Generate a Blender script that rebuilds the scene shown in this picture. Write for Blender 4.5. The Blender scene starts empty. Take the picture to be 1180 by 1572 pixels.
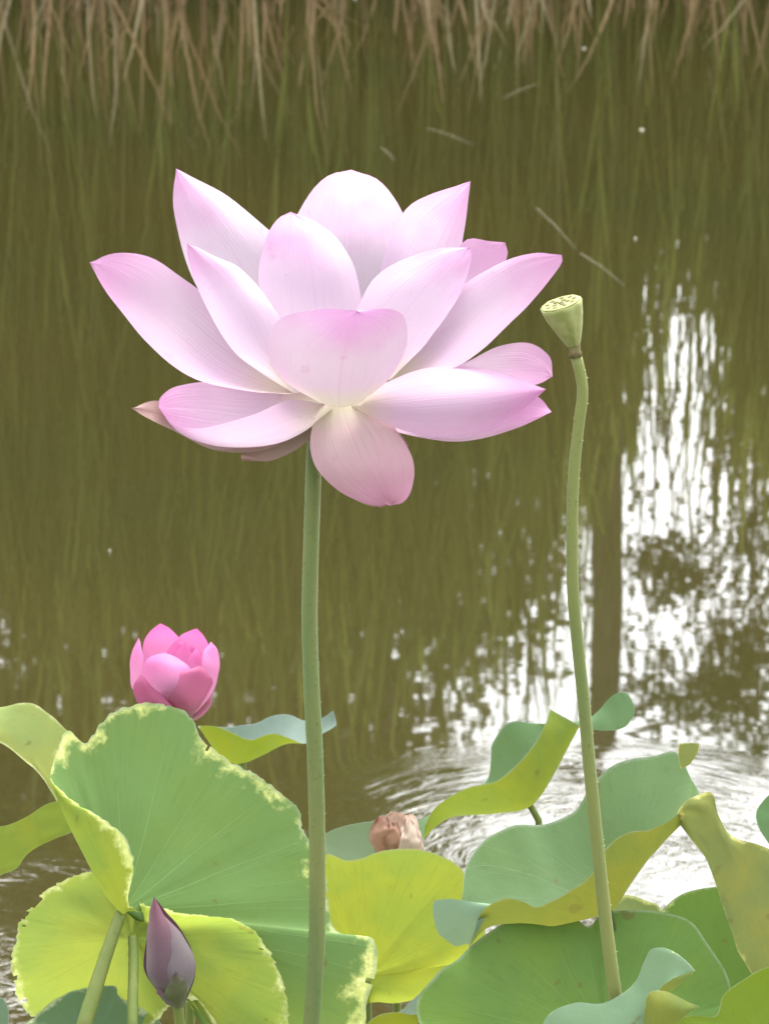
import bpy, math, random
from mathutils import Vector, Matrix, noise
random.seed(7)
S = bpy.context.scene
# ------------------------------------------------------------------ camera
F = 4458.0                      # focal length in photo pixels (1180 wide)
CX, CY = 590.0, 786.0
PITCH = math.radians(16.75)     # looking down over the pond
H = 1.366                       # camera above the water
cam = bpy.data.cameras.new('camera'); camo = bpy.data.objects.new('camera', cam)
S.collection.objects.link(camo); S.camera = camo
cam.sensor_fit = 'HORIZONTAL'; cam.angle = 2*math.atan(590/F)
cam.clip_start = 0.05; cam.clip_end = 2000
cam.dof.use_dof = True; cam.dof.focus_distance = 1.62; cam.dof.aperture_fstop = 40
camo.location = (0, 0, H); camo.rotation_euler = (math.pi/2-PITCH, 0, 0)
# ------------------------------------------------------------------ sky, sun, exposure
SUN_EL, SUN_AZ = math.radians(60), math.radians(15)   # azimuth from +Y towards +X
world = bpy.data.worlds.new('World'); S.world = world; world.use_nodes = True
wn = world.node_tree.nodes; wl = world.node_tree.links
bg = wn['Background']; sky = wn.new('ShaderNodeTexSky'); sky.sky_type = 'NISHITA'
sky.sun_disc = False; sky.sun_elevation = SUN_EL; sky.sun_rotation = SUN_AZ
sky.dust_density = 4.0; sky.air_density = 1.5; sky.ozone_density = 1.0
hs = wn.new('ShaderNodeHueSaturation'); hs.inputs['Saturation'].default_value = 0.2
wl.new(sky.outputs[0], hs.inputs['Color']); wl.new(hs.outputs[0], bg.inputs['Color'])
bg.inputs['Strength'].default_value = 0.15
sl = bpy.data.lights.new('sun', 'SUN'); sl.energy = 0.7; sl.angle = math.radians(28); sl.color = (1, .95, .87)
so = bpy.data.objects.new('sun', sl); S.collection.objects.link(so)
so.rotation_euler = Vector((-math.sin(SUN_AZ)*math.cos(SUN_EL), -math.cos(SUN_AZ)*math.cos(SUN_EL), -math.sin(SUN_EL))).to_track_quat('-Z', 'Y').to_euler()
so.location = (3, 6, 12)
S.view_settings.view_transform = 'Standard'; S.view_settings.look = 'None'
S.view_settings.exposure = 2.25; S.view_settings.gamma = 1.0
S.render.engine = 'CYCLES'
S.cycles.max_bounces = 6; S.cycles.diffuse_bounces = 3; S.cycles.glossy_bounces = 3; S.cycles.transmission_bounces = 8; S.cycles.transparent_max_bounces = 8
S.cycles.caustics_reflective = False; S.cycles.caustics_refractive = False

# ------------------------------------------------------------------ pixels to places
ct, st = math.cos(PITCH), math.sin(PITCH)
def P(px, py, d):
    x = (px-CX)/F*d; yc = -(py-CY)/F*d
    return Vector((x, d*ct + yc*st, H - d*st + yc*ct))
def ray(px, py): return P(px, py, 1.0) - Vector((0, 0, H))
def PY(px, py, Y):
    r = ray(px, py); return Vector((0, 0, H)) + r*(Y/r.y)
def W(px, py, z=0.0):
    r = ray(px, py); return Vector((0, 0, H)) + r*((z-H)/r.z)
def REF(px, py, Y):              # a point whose mirror image in the pond is seen at this pixel
    p = PY(px, py, Y); return Vector((p.x, p.y, -p.z))

# ------------------------------------------------------------------ object helpers
COL = S.collection
def tag(o, label, cat, group=None, kind=None):
    if label: o['label'] = label
    if cat: o['category'] = cat
    if group: o['group'] = group
    if kind: o['kind'] = kind
    return o
def thing(name, loc, label, cat, group=None):
    o = bpy.data.objects.new(name, None); COL.objects.link(o); o.location = loc
    o.empty_display_size = .02
    return tag(o, label, cat, group)
def mk(name, verts, faces, mat, parent=None, attrs=None, smooth=True, uvs=None):
    off = parent_world(parent)
    me = bpy.data.meshes.new(name)
    me.from_pydata([tuple(Vector(v)-off) for v in verts], [], faces)
    if smooth:
        me.polygons.foreach_set('use_smooth', [True]*len(me.polygons))
    for k, vals in (attrs or {}).items():
        if isinstance(vals[0], (tuple, list)):
            a = me.attributes.new(k, 'FLOAT_COLOR', 'POINT')
            a.data.foreach_set('color', [c for v in vals for c in (*v[:3], 1.0)])
        else:
            a = me.attributes.new(k, 'FLOAT', 'POINT'); a.data.foreach_set('value', vals)
    me.materials.append(mat); me.update()
    o = bpy.data.objects.new(name, me); COL.objects.link(o)
    if parent: o.parent = parent
    return o
def parent_world(p):
    v = Vector((0, 0, 0))
    while p: v = v + p.location; p = p.parent
    return v

# ------------------------------------------------------------------ curves and surfaces
def cr(p0, p1, p2, p3, t):
    return 0.5*((2*p1)+(p2-p0)*t+(2*p0-5*p1+4*p2-p3)*t*t+(3*p1-p0-3*p2+p3)*t*t*t)
def resample(pts, n):
    pts = [Vector(p) for p in pts]
    if len(pts) == 2: return [pts[0].lerp(pts[1], i/(n-1)) for i in range(n)]
    q = [pts[0]*2-pts[1]] + pts + [pts[-1]*2-pts[-2]]
    dense = []
    for i in range(1, len(q)-2):
        for k in range(16): dense.append(cr(q[i-1], q[i], q[i+1], q[i+2], k/16))
    dense.append(pts[-1])
    L = [0]
    for a, b in zip(dense, dense[1:]): L.append(L[-1]+(b-a).length)
    out = []; j = 0
    for i in range(n):
        s = L[-1]*i/(n-1)
        while j < len(L)-2 and L[j+1] < s: j += 1
        w = (s-L[j])/max(1e-9, L[j+1]-L[j]); out.append(dense[j].lerp(dense[j+1], min(1, w)))
    return out
def quad3(a, b, c, u):           # u -1..1 through three points
    return a*(u*(u-1)/2) + b*(1-u*u) + c*(u*(u+1)/2)
CAMLOC = Vector((0, 0, H))
def facing(verts, faces, sel):
    s = 0
    for f in sel:
        a, b, c = (verts[faces[f][i]] for i in (0, 1, 2))
        n = (b-a).cross(c-a); s += n.dot(CAMLOC-a)
    return s
def sheet(name, rails, d, mat, parent=None, nu=17, nv=33, bulge=0, seen='top', part=(0, .45), center=(.5, .5), aspect=1.0, wav=0, wseed=0, shift=(0, 0), jag=1.6):
    """surface through 2 or 3 rails given as (px, py, dz px); dz>0 is away from the camera"""
    rs = [resample([(x+shift[0], y+shift[1], z) for x, y, z in r], nv) for r in rails]
    if jag:
        for q in (0, -1):
            for i in range(2, nv-2):
                k = .5*(i/nv)**.3
                rs[q][i] = rs[q][i] + Vector((noise.noise((i*.23+wseed*3.7, q*5, shift[0]+d)), noise.noise((i*.19, q*7+wseed*2.9, 4+d)), 2*noise.noise((i*.16, q*3, 9+d+wseed))))*jag*k*2
    if len(rs) == 2:
        m = [(a+b)/2 + Vector((0, 0, bulge*math.sin(math.pi*min(1, .15+.85*i/(nv-1))))) for i, (a, b) in enumerate(zip(*rs))]
        rs = [rs[0], m, rs[1]]
    verts = []; au = []; av = []; rad = []; ang = []
    for j in range(nv):
        v = j/(nv-1)
        for i in range(nu):
            u = -1+2*i/(nu-1)
            p = quad3(rs[0][j], rs[1][j], rs[2][j], u)
            if wav:
                k = abs(u)**2
                p = p + Vector((0, noise.noise((v*5+wseed, u, 3.1))*wav*.5, noise.noise((v*6+wseed, u*2, 7.7))*wav*(.3+k)))
            verts.append(P(p.x, p.y, d + p.z*d/F))
            au.append((u+1)/2); av.append(v)
            dx = ((u+1)/2-center[0])*aspect; dy = v-center[1]
            ang.append(math.atan2(dy, dx)); rad.append(max(abs(u), abs(2*v-1)))
    faces = []
    for j in range(nv-1):
        for i in range(nu-1):
            a = j*nu+i; faces.append((a, a+1, a+nu+1, a+nu))
    sel = [f for f in range(len(faces)) if part[0] <= ((f % (nu-1))/(nu-1)) <= part[1]]
    if (facing(verts, faces, sel) > 0) != (seen == 'top'): faces = [tuple(reversed(f)) for f in faces]
    return mk(name, verts, faces, mat, parent, {'pu': au, 'pv': av, 'rad': rad, 'ang': ang})
def polar(name, center, rim, d, mat, parent=None, seen='top', sag=0, nr=22, na=240, jag=0, bite=0, seed=0, mids=None, wave=0):
    """leaf blade: centre, rim points all round (px, py, dz); bends through a middle ring"""
    rnd = random.Random(seed); C = Vector(center); R = [Vector(r[:3]) for r in rim]; n = len(R)
    M = []
    for i, r in enumerate(R):
        if mids and i in mids: M.append(Vector(mids[i]))
        else: M.append(C.lerp(r, .5) + Vector((0, 0, sag)))
    seg = [(R[(i+1) % n]-R[i]).length for i in range(n)]; tot = sum(seg)
    ring = []; 
    for i in range(n):
        k = max(3, round(na*seg[i]/tot))
        for q in range(k):
            t = q/k
            e = cr(R[i-1], R[i], R[(i+1) % n], R[(i+2) % n], t); m = cr(M[i-1], M[i], M[(i+1) % n], M[(i+2) % n], t)
            ring.append((e, m))
    N = len(ring); verts = []; rad = []; ang = []; au = []; av = []
    for a, (e, m) in enumerate(ring):
        ph = a/N*2*math.pi
        if jag:
            o = (noise.noise((a*.35, seed, 1))*.6 + noise.noise((a*.09, seed, 4))*.9 + noise.noise((a*1.1, seed, 9))*.35)*jag
            dv = (e-m); dv.z = 0
            if dv.length > 1: e = e + dv.normalized()*o
        for k in range(nr):
            r = (k/(nr-1))
            p = quad3(C, m, e, -1+2*r)
            if wave:
                p = p + Vector((noise.noise((math.cos(ph)*2+seed, math.sin(ph)*2, r*1.5))*wave*.25*r, 0, noise.noise((math.cos(ph)*2.5+seed, math.sin(ph)*2.5, r*2))*wave*r))
            verts.append(P(p.x, p.y, d + p.z*d/F)); rad.append(r); ang.append(math.atan2(p.y-C.y, p.x-C.x)); au.append(p.x/400); av.append(p.y/400)
    faces = []
    for a in range(N):
        b = (a+1) % N
        for k in range(nr-1):
            if bite and k >= nr-4:
                h = noise.noise((a*.22+seed*3, k*.45, 2.2)) 
                if h > bite+(nr-2-k)*.09: continue
            faces.append((a*nr+k, a*nr+k+1, b*nr+k+1, b*nr+k))
    if (facing(verts, faces, range(len(faces))) > 0) != (seen == 'top'): faces = [tuple(reversed(f)) for f in faces]
    return mk(name, verts, faces, mat, parent, {'rad': rad, 'ang': ang, 'pu': au, 'pv': av})
def tube_geo(pts, rads, n=10, cap=True):
    V = []; Fc = []; prev = None
    for i, p in enumerate(pts):
        t = (pts[min(i+1, len(pts)-1)]-pts[max(i-1, 0)]).normalized()
        a = (prev if prev else (Vector((1, 0, 0)) if abs(t.x) < .8 else Vector((0, 1, 0))))
        x = (a - t*a.dot(t)).normalized(); y = t.cross(x); prev = x
        for k in range(n):
            th = 2*math.pi*k/n; V.append(p + (x*math.cos(th)+y*math.sin(th))*rads[i])
    for i in range(len(pts)-1):
        for k in range(n):
            a = i*n+k; b = i*n+(k+1) % n; Fc.append((a, b, b+n, a+n))
    if cap:
        Fc.append(tuple(reversed(range(n)))); Fc.append(tuple(range((len(pts)-1)*n, len(pts)*n)))
    return V, Fc
def tube(name, pts, rads, mat, parent=None, n=10, attrs=None):
    V, Fc = tube_geo(pts, rads, n); return mk(name, V, Fc, mat, parent)
def stem(name, pix, Y, wid, mat, parent, bottom=-.42, prickle=0, nseg=40, dY=0):
    """a stalk through pixels (px, py) standing at world distance Y, then down into the pond bed"""
    cp = resample([(a, b, 0) for a, b in pix], nseg)
    pts = [PY(p.x, p.y, Y + dY*i/(nseg-1)) for i, p in enumerate(cp)]
    dirn = (pts[-1]-pts[-4]).normalized(); last = pts[-1]; n = 14; down = []
    for k in range(1, n+1):
        f = k/n; z = last.z + (bottom-last.z)*f
        lead = dirn*(.06*(1-math.exp(-3*f)))
        down.append(Vector((last.x+lead.x, last.y+lead.y, z)))
    allp = pts+down; rr = []
    for i in range(len(allp)):
        f = min(1, i/(nseg-1)); w = wid[0]+(wid[1]-wid[0])*f
        rr.append(w/2*(Y/ct)/F*(1+.03*noise.noise((i*.7, Y*9, 0))))
    o = tube(name, allp, rr, mat, parent, n=14)
    if prickle:
        V = []; Fc = []; rnd = random.Random(int(Y*1000))
        for q in range(prickle):
            t = rnd.random()*(nseg-2); i = int(t); p = allp[i].lerp(allp[i+1], t-i); th = rnd.random()*6.283
            nrm = Vector((math.cos(th), math.sin(th), .15)).normalized(); tg = nrm.cross(Vector((0, 0, 1))).normalized(); up = nrm.cross(tg)
            b = p+nrm*rr[i]*.93; s = rnd.uniform(.00035, .0006); k = len(V)
            V += [b+tg*s, b-tg*s*.6+up*s, b-tg*s*.6-up*s, b+nrm*rnd.uniform(.0008, .0014)]
            Fc += [(k, k+1, k+3), (k+1, k+2, k+3), (k+2, k, k+3)]
        pr = mk('prickles', V, Fc, mat, parent, smooth=False); pr['kind'] = 'stuff'
    return o

# ------------------------------------------------------------------ materials
def mat(name):
    m = bpy.data.materials.new(name); m.use_nodes = True; nt = m.node_tree
    return m, nt, nt.nodes, nt.links, nt.nodes['Principled BSDF'], nt.nodes['Material Output']
def N(nodes, t, **kw):
    n = nodes.new(t)
    for k, v in kw.items():
        if k in n.inputs.keys(): n.inputs[k].default_value = v
        else: setattr(n, k, v)
    return n
def c4(c): return (c[0], c[1], c[2], 1)
def sc(c, k): return tuple(x*k for x in c)
def mixc(nt, f, a, b, mode='MIX'):
    n = nt.nodes.new('ShaderNodeMix'); n.data_type = 'RGBA'; n.blend_type = mode
    for s, v in ((0, f), (6, a), (7, b)):
        if isinstance(v, bpy.types.NodeSocket): nt.links.new(v, n.inputs[s])
        elif s == 0: n.inputs[0].default_value = v
        else: n.inputs[s].default_value = c4(v)
    return n.outputs[2]
def mth(nt, op, a, b=0.0, c=None, clamp=False):
    n = nt.nodes.new('ShaderNodeMath'); n.operation = op; n.use_clamp = clamp
    for i, v in enumerate((a, b) if c is None else (a, b, c)):
        if isinstance(v, bpy.types.NodeSocket): nt.links.new(v, n.inputs[i])
        else: n.inputs[i].default_value = v
    return n.outputs[0]
def mrange(nt, v, a, b, c=0.0, d=1.0, smooth=True):
    n = nt.nodes.new('ShaderNodeMapRange'); n.interpolation_type = 'SMOOTHSTEP' if smooth else 'LINEAR'
    nt.links.new(v, n.inputs[0])
    for i, x in enumerate((a, b, c, d)): n.inputs[i+1].default_value = x
    return n.outputs[0]
def attr(nt, name):
    n = nt.nodes.new('ShaderNodeAttribute'); n.attribute_name = name; return n
def noi(nt, scale, detail=3, rough=.5, vec=None, dist=0):
    n = nt.nodes.new('ShaderNodeTexNoise'); n.inputs['Scale'].default_value = scale; n.inputs['Detail'].default_value = detail
    n.inputs['Roughness'].default_value = rough; n.inputs['Distortion'].default_value = dist
    if vec is not None: nt.links.new(vec, n.inputs['Vector'])
    return n.outputs[0]
def coords(nt, scale=(1, 1, 1)):
    t = nt.nodes.new('ShaderNodeTexCoord'); m = nt.nodes.new('ShaderNodeMapping'); m.inputs['Scale'].default_value = scale
    nt.links.new(t.outputs['Object'], m.inputs['Vector']); return m.outputs[0]
def thin(nt, base, trans, amount, rough, bump=None, sheen=0.0, spec=.4):
    """a thin living sheet: reflects and lets light through"""
    b = nt.nodes['Principled BSDF']; out = nt.nodes['Material Output']
    nt.links.new(base, b.inputs['Base Color']); b.inputs['Roughness'].default_value = rough
    b.inputs['Specular IOR Level'].default_value = spec
    if sheen: b.inputs['Sheen Weight'].default_value = sheen; b.inputs['Sheen Roughness'].default_value = .4
    t = nt.nodes.new('ShaderNodeBsdfTranslucent'); nt.links.new(trans, t.inputs[0])
    mx = nt.nodes.new('ShaderNodeMixShader'); mx.inputs[0].default_value = amount
    nt.links.new(b.outputs[0], mx.inputs[1]); nt.links.new(t.outputs[0], mx.inputs[2]); nt.links.new(mx.outputs[0], out.inputs[0])
    if bump is not None:
        bp = nt.nodes.new('ShaderNodeBump'); bp.inputs['Strength'].default_value = .25; bp.inputs['Distance'].default_value = .002
        nt.links.new(bump, bp.inputs['Height']); nt.links.new(bp.outputs[0], b.inputs['Normal']); nt.links.new(bp.outputs[0], t.inputs['Normal'])
def vcomb(nt, a, b):
    n = nt.nodes.new('ShaderNodeCombineXYZ'); nt.links.new(a, n.inputs[0]); nt.links.new(b, n.inputs[1]); return n.outputs[0]
def petal_mat(name, base, mid, tip, edge=.22, amount=.6, tipstart=.52, vein=.13):
    m, nt, nd, lk, b, out = mat(name); base, mid, tip = sc(base, .70), sc(mid, .70), sc(tip, .69)
    v = attr(nt, 'pv').outputs['Fac']; u = attr(nt, 'pu').outputs['Fac']
    col = mixc(nt, mrange(nt, v, .02, .32), base, mid)
    n1 = noi(nt, 60, 3, .5, coords(nt))
    tipf = mth(nt, 'MULTIPLY', mrange(nt, mth(nt, 'ADD', v, mth(nt, 'MULTIPLY', n1, .22)), tipstart+.1, 1.12), 1.0)
    col = mixc(nt, tipf, col, tip)
    e = mth(nt, 'ABSOLUTE', mth(nt, 'SUBTRACT', u, .5))
    ef = mth(nt, 'MULTIPLY', mrange(nt, e, .33, .5), edge)
    col = mixc(nt, ef, col, tip)
    # lengthwise veins that spread from the base
    cb = nd.new('ShaderNodeCombineXYZ'); lk.new(mth(nt, 'MULTIPLY', u, 46.0), cb.inputs[0]); lk.new(mth(nt, 'MULTIPLY', v, 1.6), cb.inputs[1])
    vn = noi(nt, 1.0, 2, .6, cb.outputs[0])
    vf = mth(nt, 'MULTIPLY', mrange(nt, vn, .48, .75), vein)
    col = mixc(nt, vf, col, tuple(x*y for x, y in zip(tip, (.95, .8, .93))))
    mid_line = mth(nt, 'MULTIPLY', mrange(nt, e, .02, 0.0), .22)
    col = mixc(nt, mid_line, col, tip)
    bl = mth(nt, 'MULTIPLY', mrange(nt, noi(nt, 95, 3, .6, coords(nt)), .64, .76), .28)
    col = mixc(nt, bl, col, tuple(x*y for x, y in zip(tip, (.9, .78, .8))))
    hg = mth(nt, 'ADD', vn, mth(nt, 'MULTIPLY', noi(nt, 30, 3, .5, coords(nt)), 1.5))
    thin(nt, col, col, amount, .5, hg, sheen=.1, spec=.25)
    return m
def leaf_mat(name, top, under, margin=0.0, margin_c=(.62, .66, .22), amount=.35, blotch=(.2, .34, .06), blot=.25, vein=.35, tr=None, veins=22):
    m, nt, nd, lk, b, out = mat(name); top, under, margin_c, blotch = sc(top, .50), sc(under, .42), sc(margin_c, .85), sc(blotch, .50)
    if tr: tr = sc(tr, .55)
    rad = attr(nt, 'rad').outputs['Fac']; ang = attr(nt, 'ang').outputs['Fac']
    g = nd.new('ShaderNodeNewGeometry').outputs['Backfacing']
    co = coords(nt)
    n1 = noi(nt, 22, 4, .55, co); n2 = noi(nt, 120, 4, .6, co); n3 = noi(nt, 420, 2, .6, co); n4 = noi(nt, 7, 2, .5, co)
    ct_ = mixc(nt, mth(nt, 'MULTIPLY', mrange(nt, n1, .4, .72), blot), top, blotch)
    ct_ = mixc(nt, mth(nt, 'MULTIPLY', mrange(nt, n4, .35, .65), .35), ct_, tuple(min(1, x*1.3+.02) for x in top))
    cu = mixc(nt, mrange(nt, n1, .36, .66), tuple(x*y for x, y in zip(under, (.78, .9, .9))), tuple(x*y for x, y in zip(under, (1.12, 1.04, .75))))
    # radial veins, thinner outward
    s = mth(nt, 'ABSOLUTE', mth(nt, 'SINE', mth(nt, 'ADD', mth(nt, 'MULTIPLY', ang, veins/2), mth(nt, 'MULTIPLY', n4, 1.2))))
    wdt = mth(nt, 'DIVIDE', .026, mth(nt, 'ADD', rad, .06))
    vf = mth(nt, 'MULTIPLY', mth(nt, 'SUBTRACT', 1.0, mth(nt, 'DIVIDE', s, wdt), clamp=True), vein)
    s2 = mth(nt, 'ABSOLUTE', mth(nt, 'SINE', mth(nt, 'ADD', mth(nt, 'MULTIPLY', ang, float(veins)), mth(nt, 'MULTIPLY', n1, .5))))
    v2 = mth(nt, 'MULTIPLY', mth(nt, 'SUBTRACT', 1.0, mth(nt, 'DIVIDE', s2, .05), clamp=True), mrange(nt, rad, .38, .55, 0.0, vein*.6))
    vf = mth(nt, 'MAXIMUM', vf, v2)
    fade = mrange(nt, rad, .25, .98, 1.0, .3); vf = mth(nt, 'MULTIPLY', vf, fade)
    ct_ = mixc(nt, vf, ct_, tuple(min(1, x*1.7+.08) for x in top))
    cu = mixc(nt, mth(nt, 'MULTIPLY', vf, 1.4), cu, tuple(x*.6 for x in under))
    col = mixc(nt, g, ct_, cu)
    col = mixc(nt, mth(nt, 'MULTIPLY', mrange(nt, n2, .5, .8), .22), col, tuple(x*.78 for x in top))
    if margin:
        mf = mrange(nt, mth(nt, 'ADD', rad, mth(nt, 'MULTIPLY', mth(nt, 'SUBTRACT', mth(nt, 'ADD', mth(nt, 'MULTIPLY', n1, .6), mth(nt, 'MULTIPLY', n2, .5)), .55), .7)), 1.02-margin*.5, 1.06-margin*.12)
        mc = mixc(nt, mrange(nt, n3, .45, .7), margin_c, tuple(min(1, x*1.15+.1) for x in margin_c))
        mc = mixc(nt, mth(nt, 'MULTIPLY', mrange(nt, n2, .66, .74), .5), mc, (.28, .17, .05))
        col = mixc(nt, mf, col, mc)
    rimf = mth(nt, 'MULTIPLY', mrange(nt, rad, .975, .997), mrange(nt, n2, .35, .65, .3, .85))
    col = mixc(nt, rimf, col, tuple(min(1, x*.8+.16) for x in top))
    spots = mth(nt, 'MULTIPLY', mrange(nt, noi(nt, 75, 2, .4, co), .70, .76), .55)
    col = mixc(nt, spots, col, (.13, .09, .03))
    fine_v = noi(nt, 1.0, 3, .65, vcomb(nt, mth(nt, 'MULTIPLY', ang, 26.0), mth(nt, 'MULTIPLY', rad, 5.0)))
    col = mixc(nt, mth(nt, 'MULTIPLY', mrange(nt, fine_v, .5, .78), .30), col, tuple(x*.62 for x in top))
    trc = mixc(nt, g, tr or under, tr or under)
    trc = mixc(nt, .5, trc, col)
    hgt = mth(nt, 'ADD', mth(nt, 'ADD', mth(nt, 'MULTIPLY', vf, 2.5), mth(nt, 'MULTIPLY', n2, .5)), mth(nt, 'MULTIPLY', n1, 1.6))
    thin(nt, col, trc, amount, .58, hgt, sheen=.0, spec=.16)
    return m
def simple(name, c, c2=None, scale=80, rough=.6, stretch=(1, 1, 1), spec=.3, bump=0, k=.62):
    c2 = sc(c2 or sc(c, .7), k); c = sc(c, k)
    m, nt, nd, lk, b, out = mat(name)
    n1 = noi(nt, scale, 4, .6, coords(nt, stretch))
    col = mixc(nt, mrange(nt, n1, .35, .7), c, c2 or tuple(x*.7 for x in c))
    lk.new(col, b.inputs['Base Color']); b.inputs['Roughness'].default_value = rough; b.inputs['Specular IOR Level'].default_value = spec
    if bump:
        bp = nd.new('ShaderNodeBump'); bp.inputs['Strength'].default_value = bump; bp.inputs['Distance'].default_value = .001
        lk.new(n1, bp.inputs['Height']); lk.new(bp.outputs[0], b.inputs['Normal'])
    return m
def tint_mat(name, amount=.3, rough=.6):
    m, nt, nd, lk, b, out = mat(name)
    c = attr(nt, 'tint').outputs['Color']
    n1 = noi(nt, 30, 3, .6, coords(nt))
    col = mixc(nt, mrange(nt, n1, .3, .75, 0, .3), c, (.06, .06, .02))
    thin(nt, col, col, amount, rough, None, spec=.2)
    return m
M_reed = tint_mat('reed_blades', .42); M_dead = tint_mat('dead_straw', .35, .8)
M_foliage = tint_mat('foliage', .35, .5)
M_bark = simple('bark', (.26, .21, .16), (.13, .10, .075), 14, .9, (1, 1, .15), .1, .8)
M_stalk = simple('stalk', (.19, .26, .05), (.25, .30, .07), 90, .55, (1, 1, .12), .35, .15)
M_stalk2 = simple('stalk_olive', (.32, .36, .11), (.25, .31, .10), 60, .5, (1, 1, .1), .35, .15)
M_stalk_shaded = simple('stalk_shaded', (.07, .10, .03), (.12, .15, .05), 90, .6, (1, 1, .12), .3)  # shaded copy of the stalk: shadow on one petiole painted into its colour

# ------------------------------------------------------------------ ground and water
def ground():
    prof = [(-600, 1.0), (-60, .7), (-6, .5), (-1.0, .32), (.1, .12), (.45, -.05), (.9, -.4), (3, -.42), (12.2, -.42), (12.8, -.12), (13.2, .04), (14, .12), (18, .3), (30, .5), (120, 1.0), (900, 2.0)]
    xs = [-900, -200, -60, -25] + [-12+i*.6 for i in range(41)] + [25, 60, 200, 900]
    V = []; Fc = []
    for (y, z) in prof:
        for x in xs: V.append((x, y, z + (noise.noise((x*.8, y*.8, 0))*.03 if abs(y-6) < 20 else 0)))
    n = len(xs)
    for j in range(len(prof)-1):
        for i in range(n-1): a = j*n+i; Fc.append((a, a+1, a+n+1, a+n))
    m = simple('ground_soil', (.10, .08, .04), (.07, .09, .03), 3, .95, spec=.1, bump=.5)
    o = mk('ground', V, Fc, m); o['kind'] = 'structure'
ground()
def water():
    m, nt, nd, lk, b, out = mat('pond_water')
    co = coords(nt); sep = nd.new('ShaderNodeSeparateXYZ'); lk.new(co, sep.inputs[0])
    n1 = noi(nt, .8, 3, .5, co)
    body = mixc(nt, mrange(nt, n1, .3, .7), (.032, .027, .008), (.027, .026, .008))
    df = nd.new('ShaderNodeBsdfDiffuse'); lk.new(body, df.inputs[0])
    gl = nd.new('ShaderNodeBsdfGlossy'); gl.inputs['Roughness'].default_value = .017; gl.inputs['Color'].default_value = (1, 1, 1, 1)
    fr = nd.new('ShaderNodeFresnel'); fr.inputs['IOR'].default_value = 2.05
    mx = nd.new('ShaderNodeMixShader'); lk.new(fr.outputs[0], mx.inputs[0]); lk.new(df.outputs[0], mx.inputs[1]); lk.new(gl.outputs[0], mx.inputs[2])
    lk.new(mx.outputs[0], out.inputs[0])
    # ripples: broken rings from two disturbances among the lotus, and a faint slow swell
    h = None
    for (px, py, freq, reach, amp) in ((900, 1345, 58.0, .46, 1.0), (-60, 1450, 55.0, .30, 1.0)):
        c = W(px, py)
        dx = mth(nt, 'SUBTRACT', sep.outputs[0], c.x); dy = mth(nt, 'SUBTRACT', sep.outputs[1], c.y)
        r = mth(nt, 'SQRT', mth(nt, 'ADD', mth(nt, 'MULTIPLY', dx, dx), mth(nt, 'MULTIPLY', dy, dy)))
        an = mth(nt, 'ARCTAN2', dy, dx)
        cb = nd.new('ShaderNodeCombineXYZ'); lk.new(mth(nt, 'MULTIPLY', an, 4.5), cb.inputs[0]); lk.new(mth(nt, 'MULTIPLY', r, freq), cb.inputs[1])
        s_ = noi(nt, 1.0, 3, .6, cb.outputs[0], .7)
        env = mth(nt, 'MULTIPLY', mth(nt, 'MULTIPLY', mrange(nt, r, reach*.6, reach, 1, 0), mrange(nt, noi(nt, 5.5, 2, .5, co), .36, .62, .15, 1.0)), amp*.0027)
        hh = mth(nt, 'MULTIPLY', s_, env); h = hh if h is None else mth(nt, 'ADD', h, hh)
    slow = noi(nt, 1.0, 2, .5, coords(nt, (1.0, 1.6, 1)))
    h = mth(nt, 'ADD', h, mth(nt, 'MULTIPLY', slow, .0010))
    tiny = noi(nt, 1.0, 2, .6, coords(nt, (10, 16, 1)))
    h = mth(nt, 'ADD', h, mth(nt, 'MULTIPLY', tiny, .00005))
    bp = nd.new('ShaderNodeBump'); bp.inputs['Strength'].default_value = 1.0; bp.inputs['Distance'].default_value = 1.0
    lk.new(h, bp.inputs['Height'])
    for x in (gl, fr): lk.new(bp.outputs[0], x.inputs['Normal'])
    o = mk('water', [(-70, .2, 0), (70, .2, 0), (70, 13.6, 0), (-70, 13.6, 0)], [(0, 1, 2, 3)], m); o['kind'] = 'structure'
water()

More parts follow.
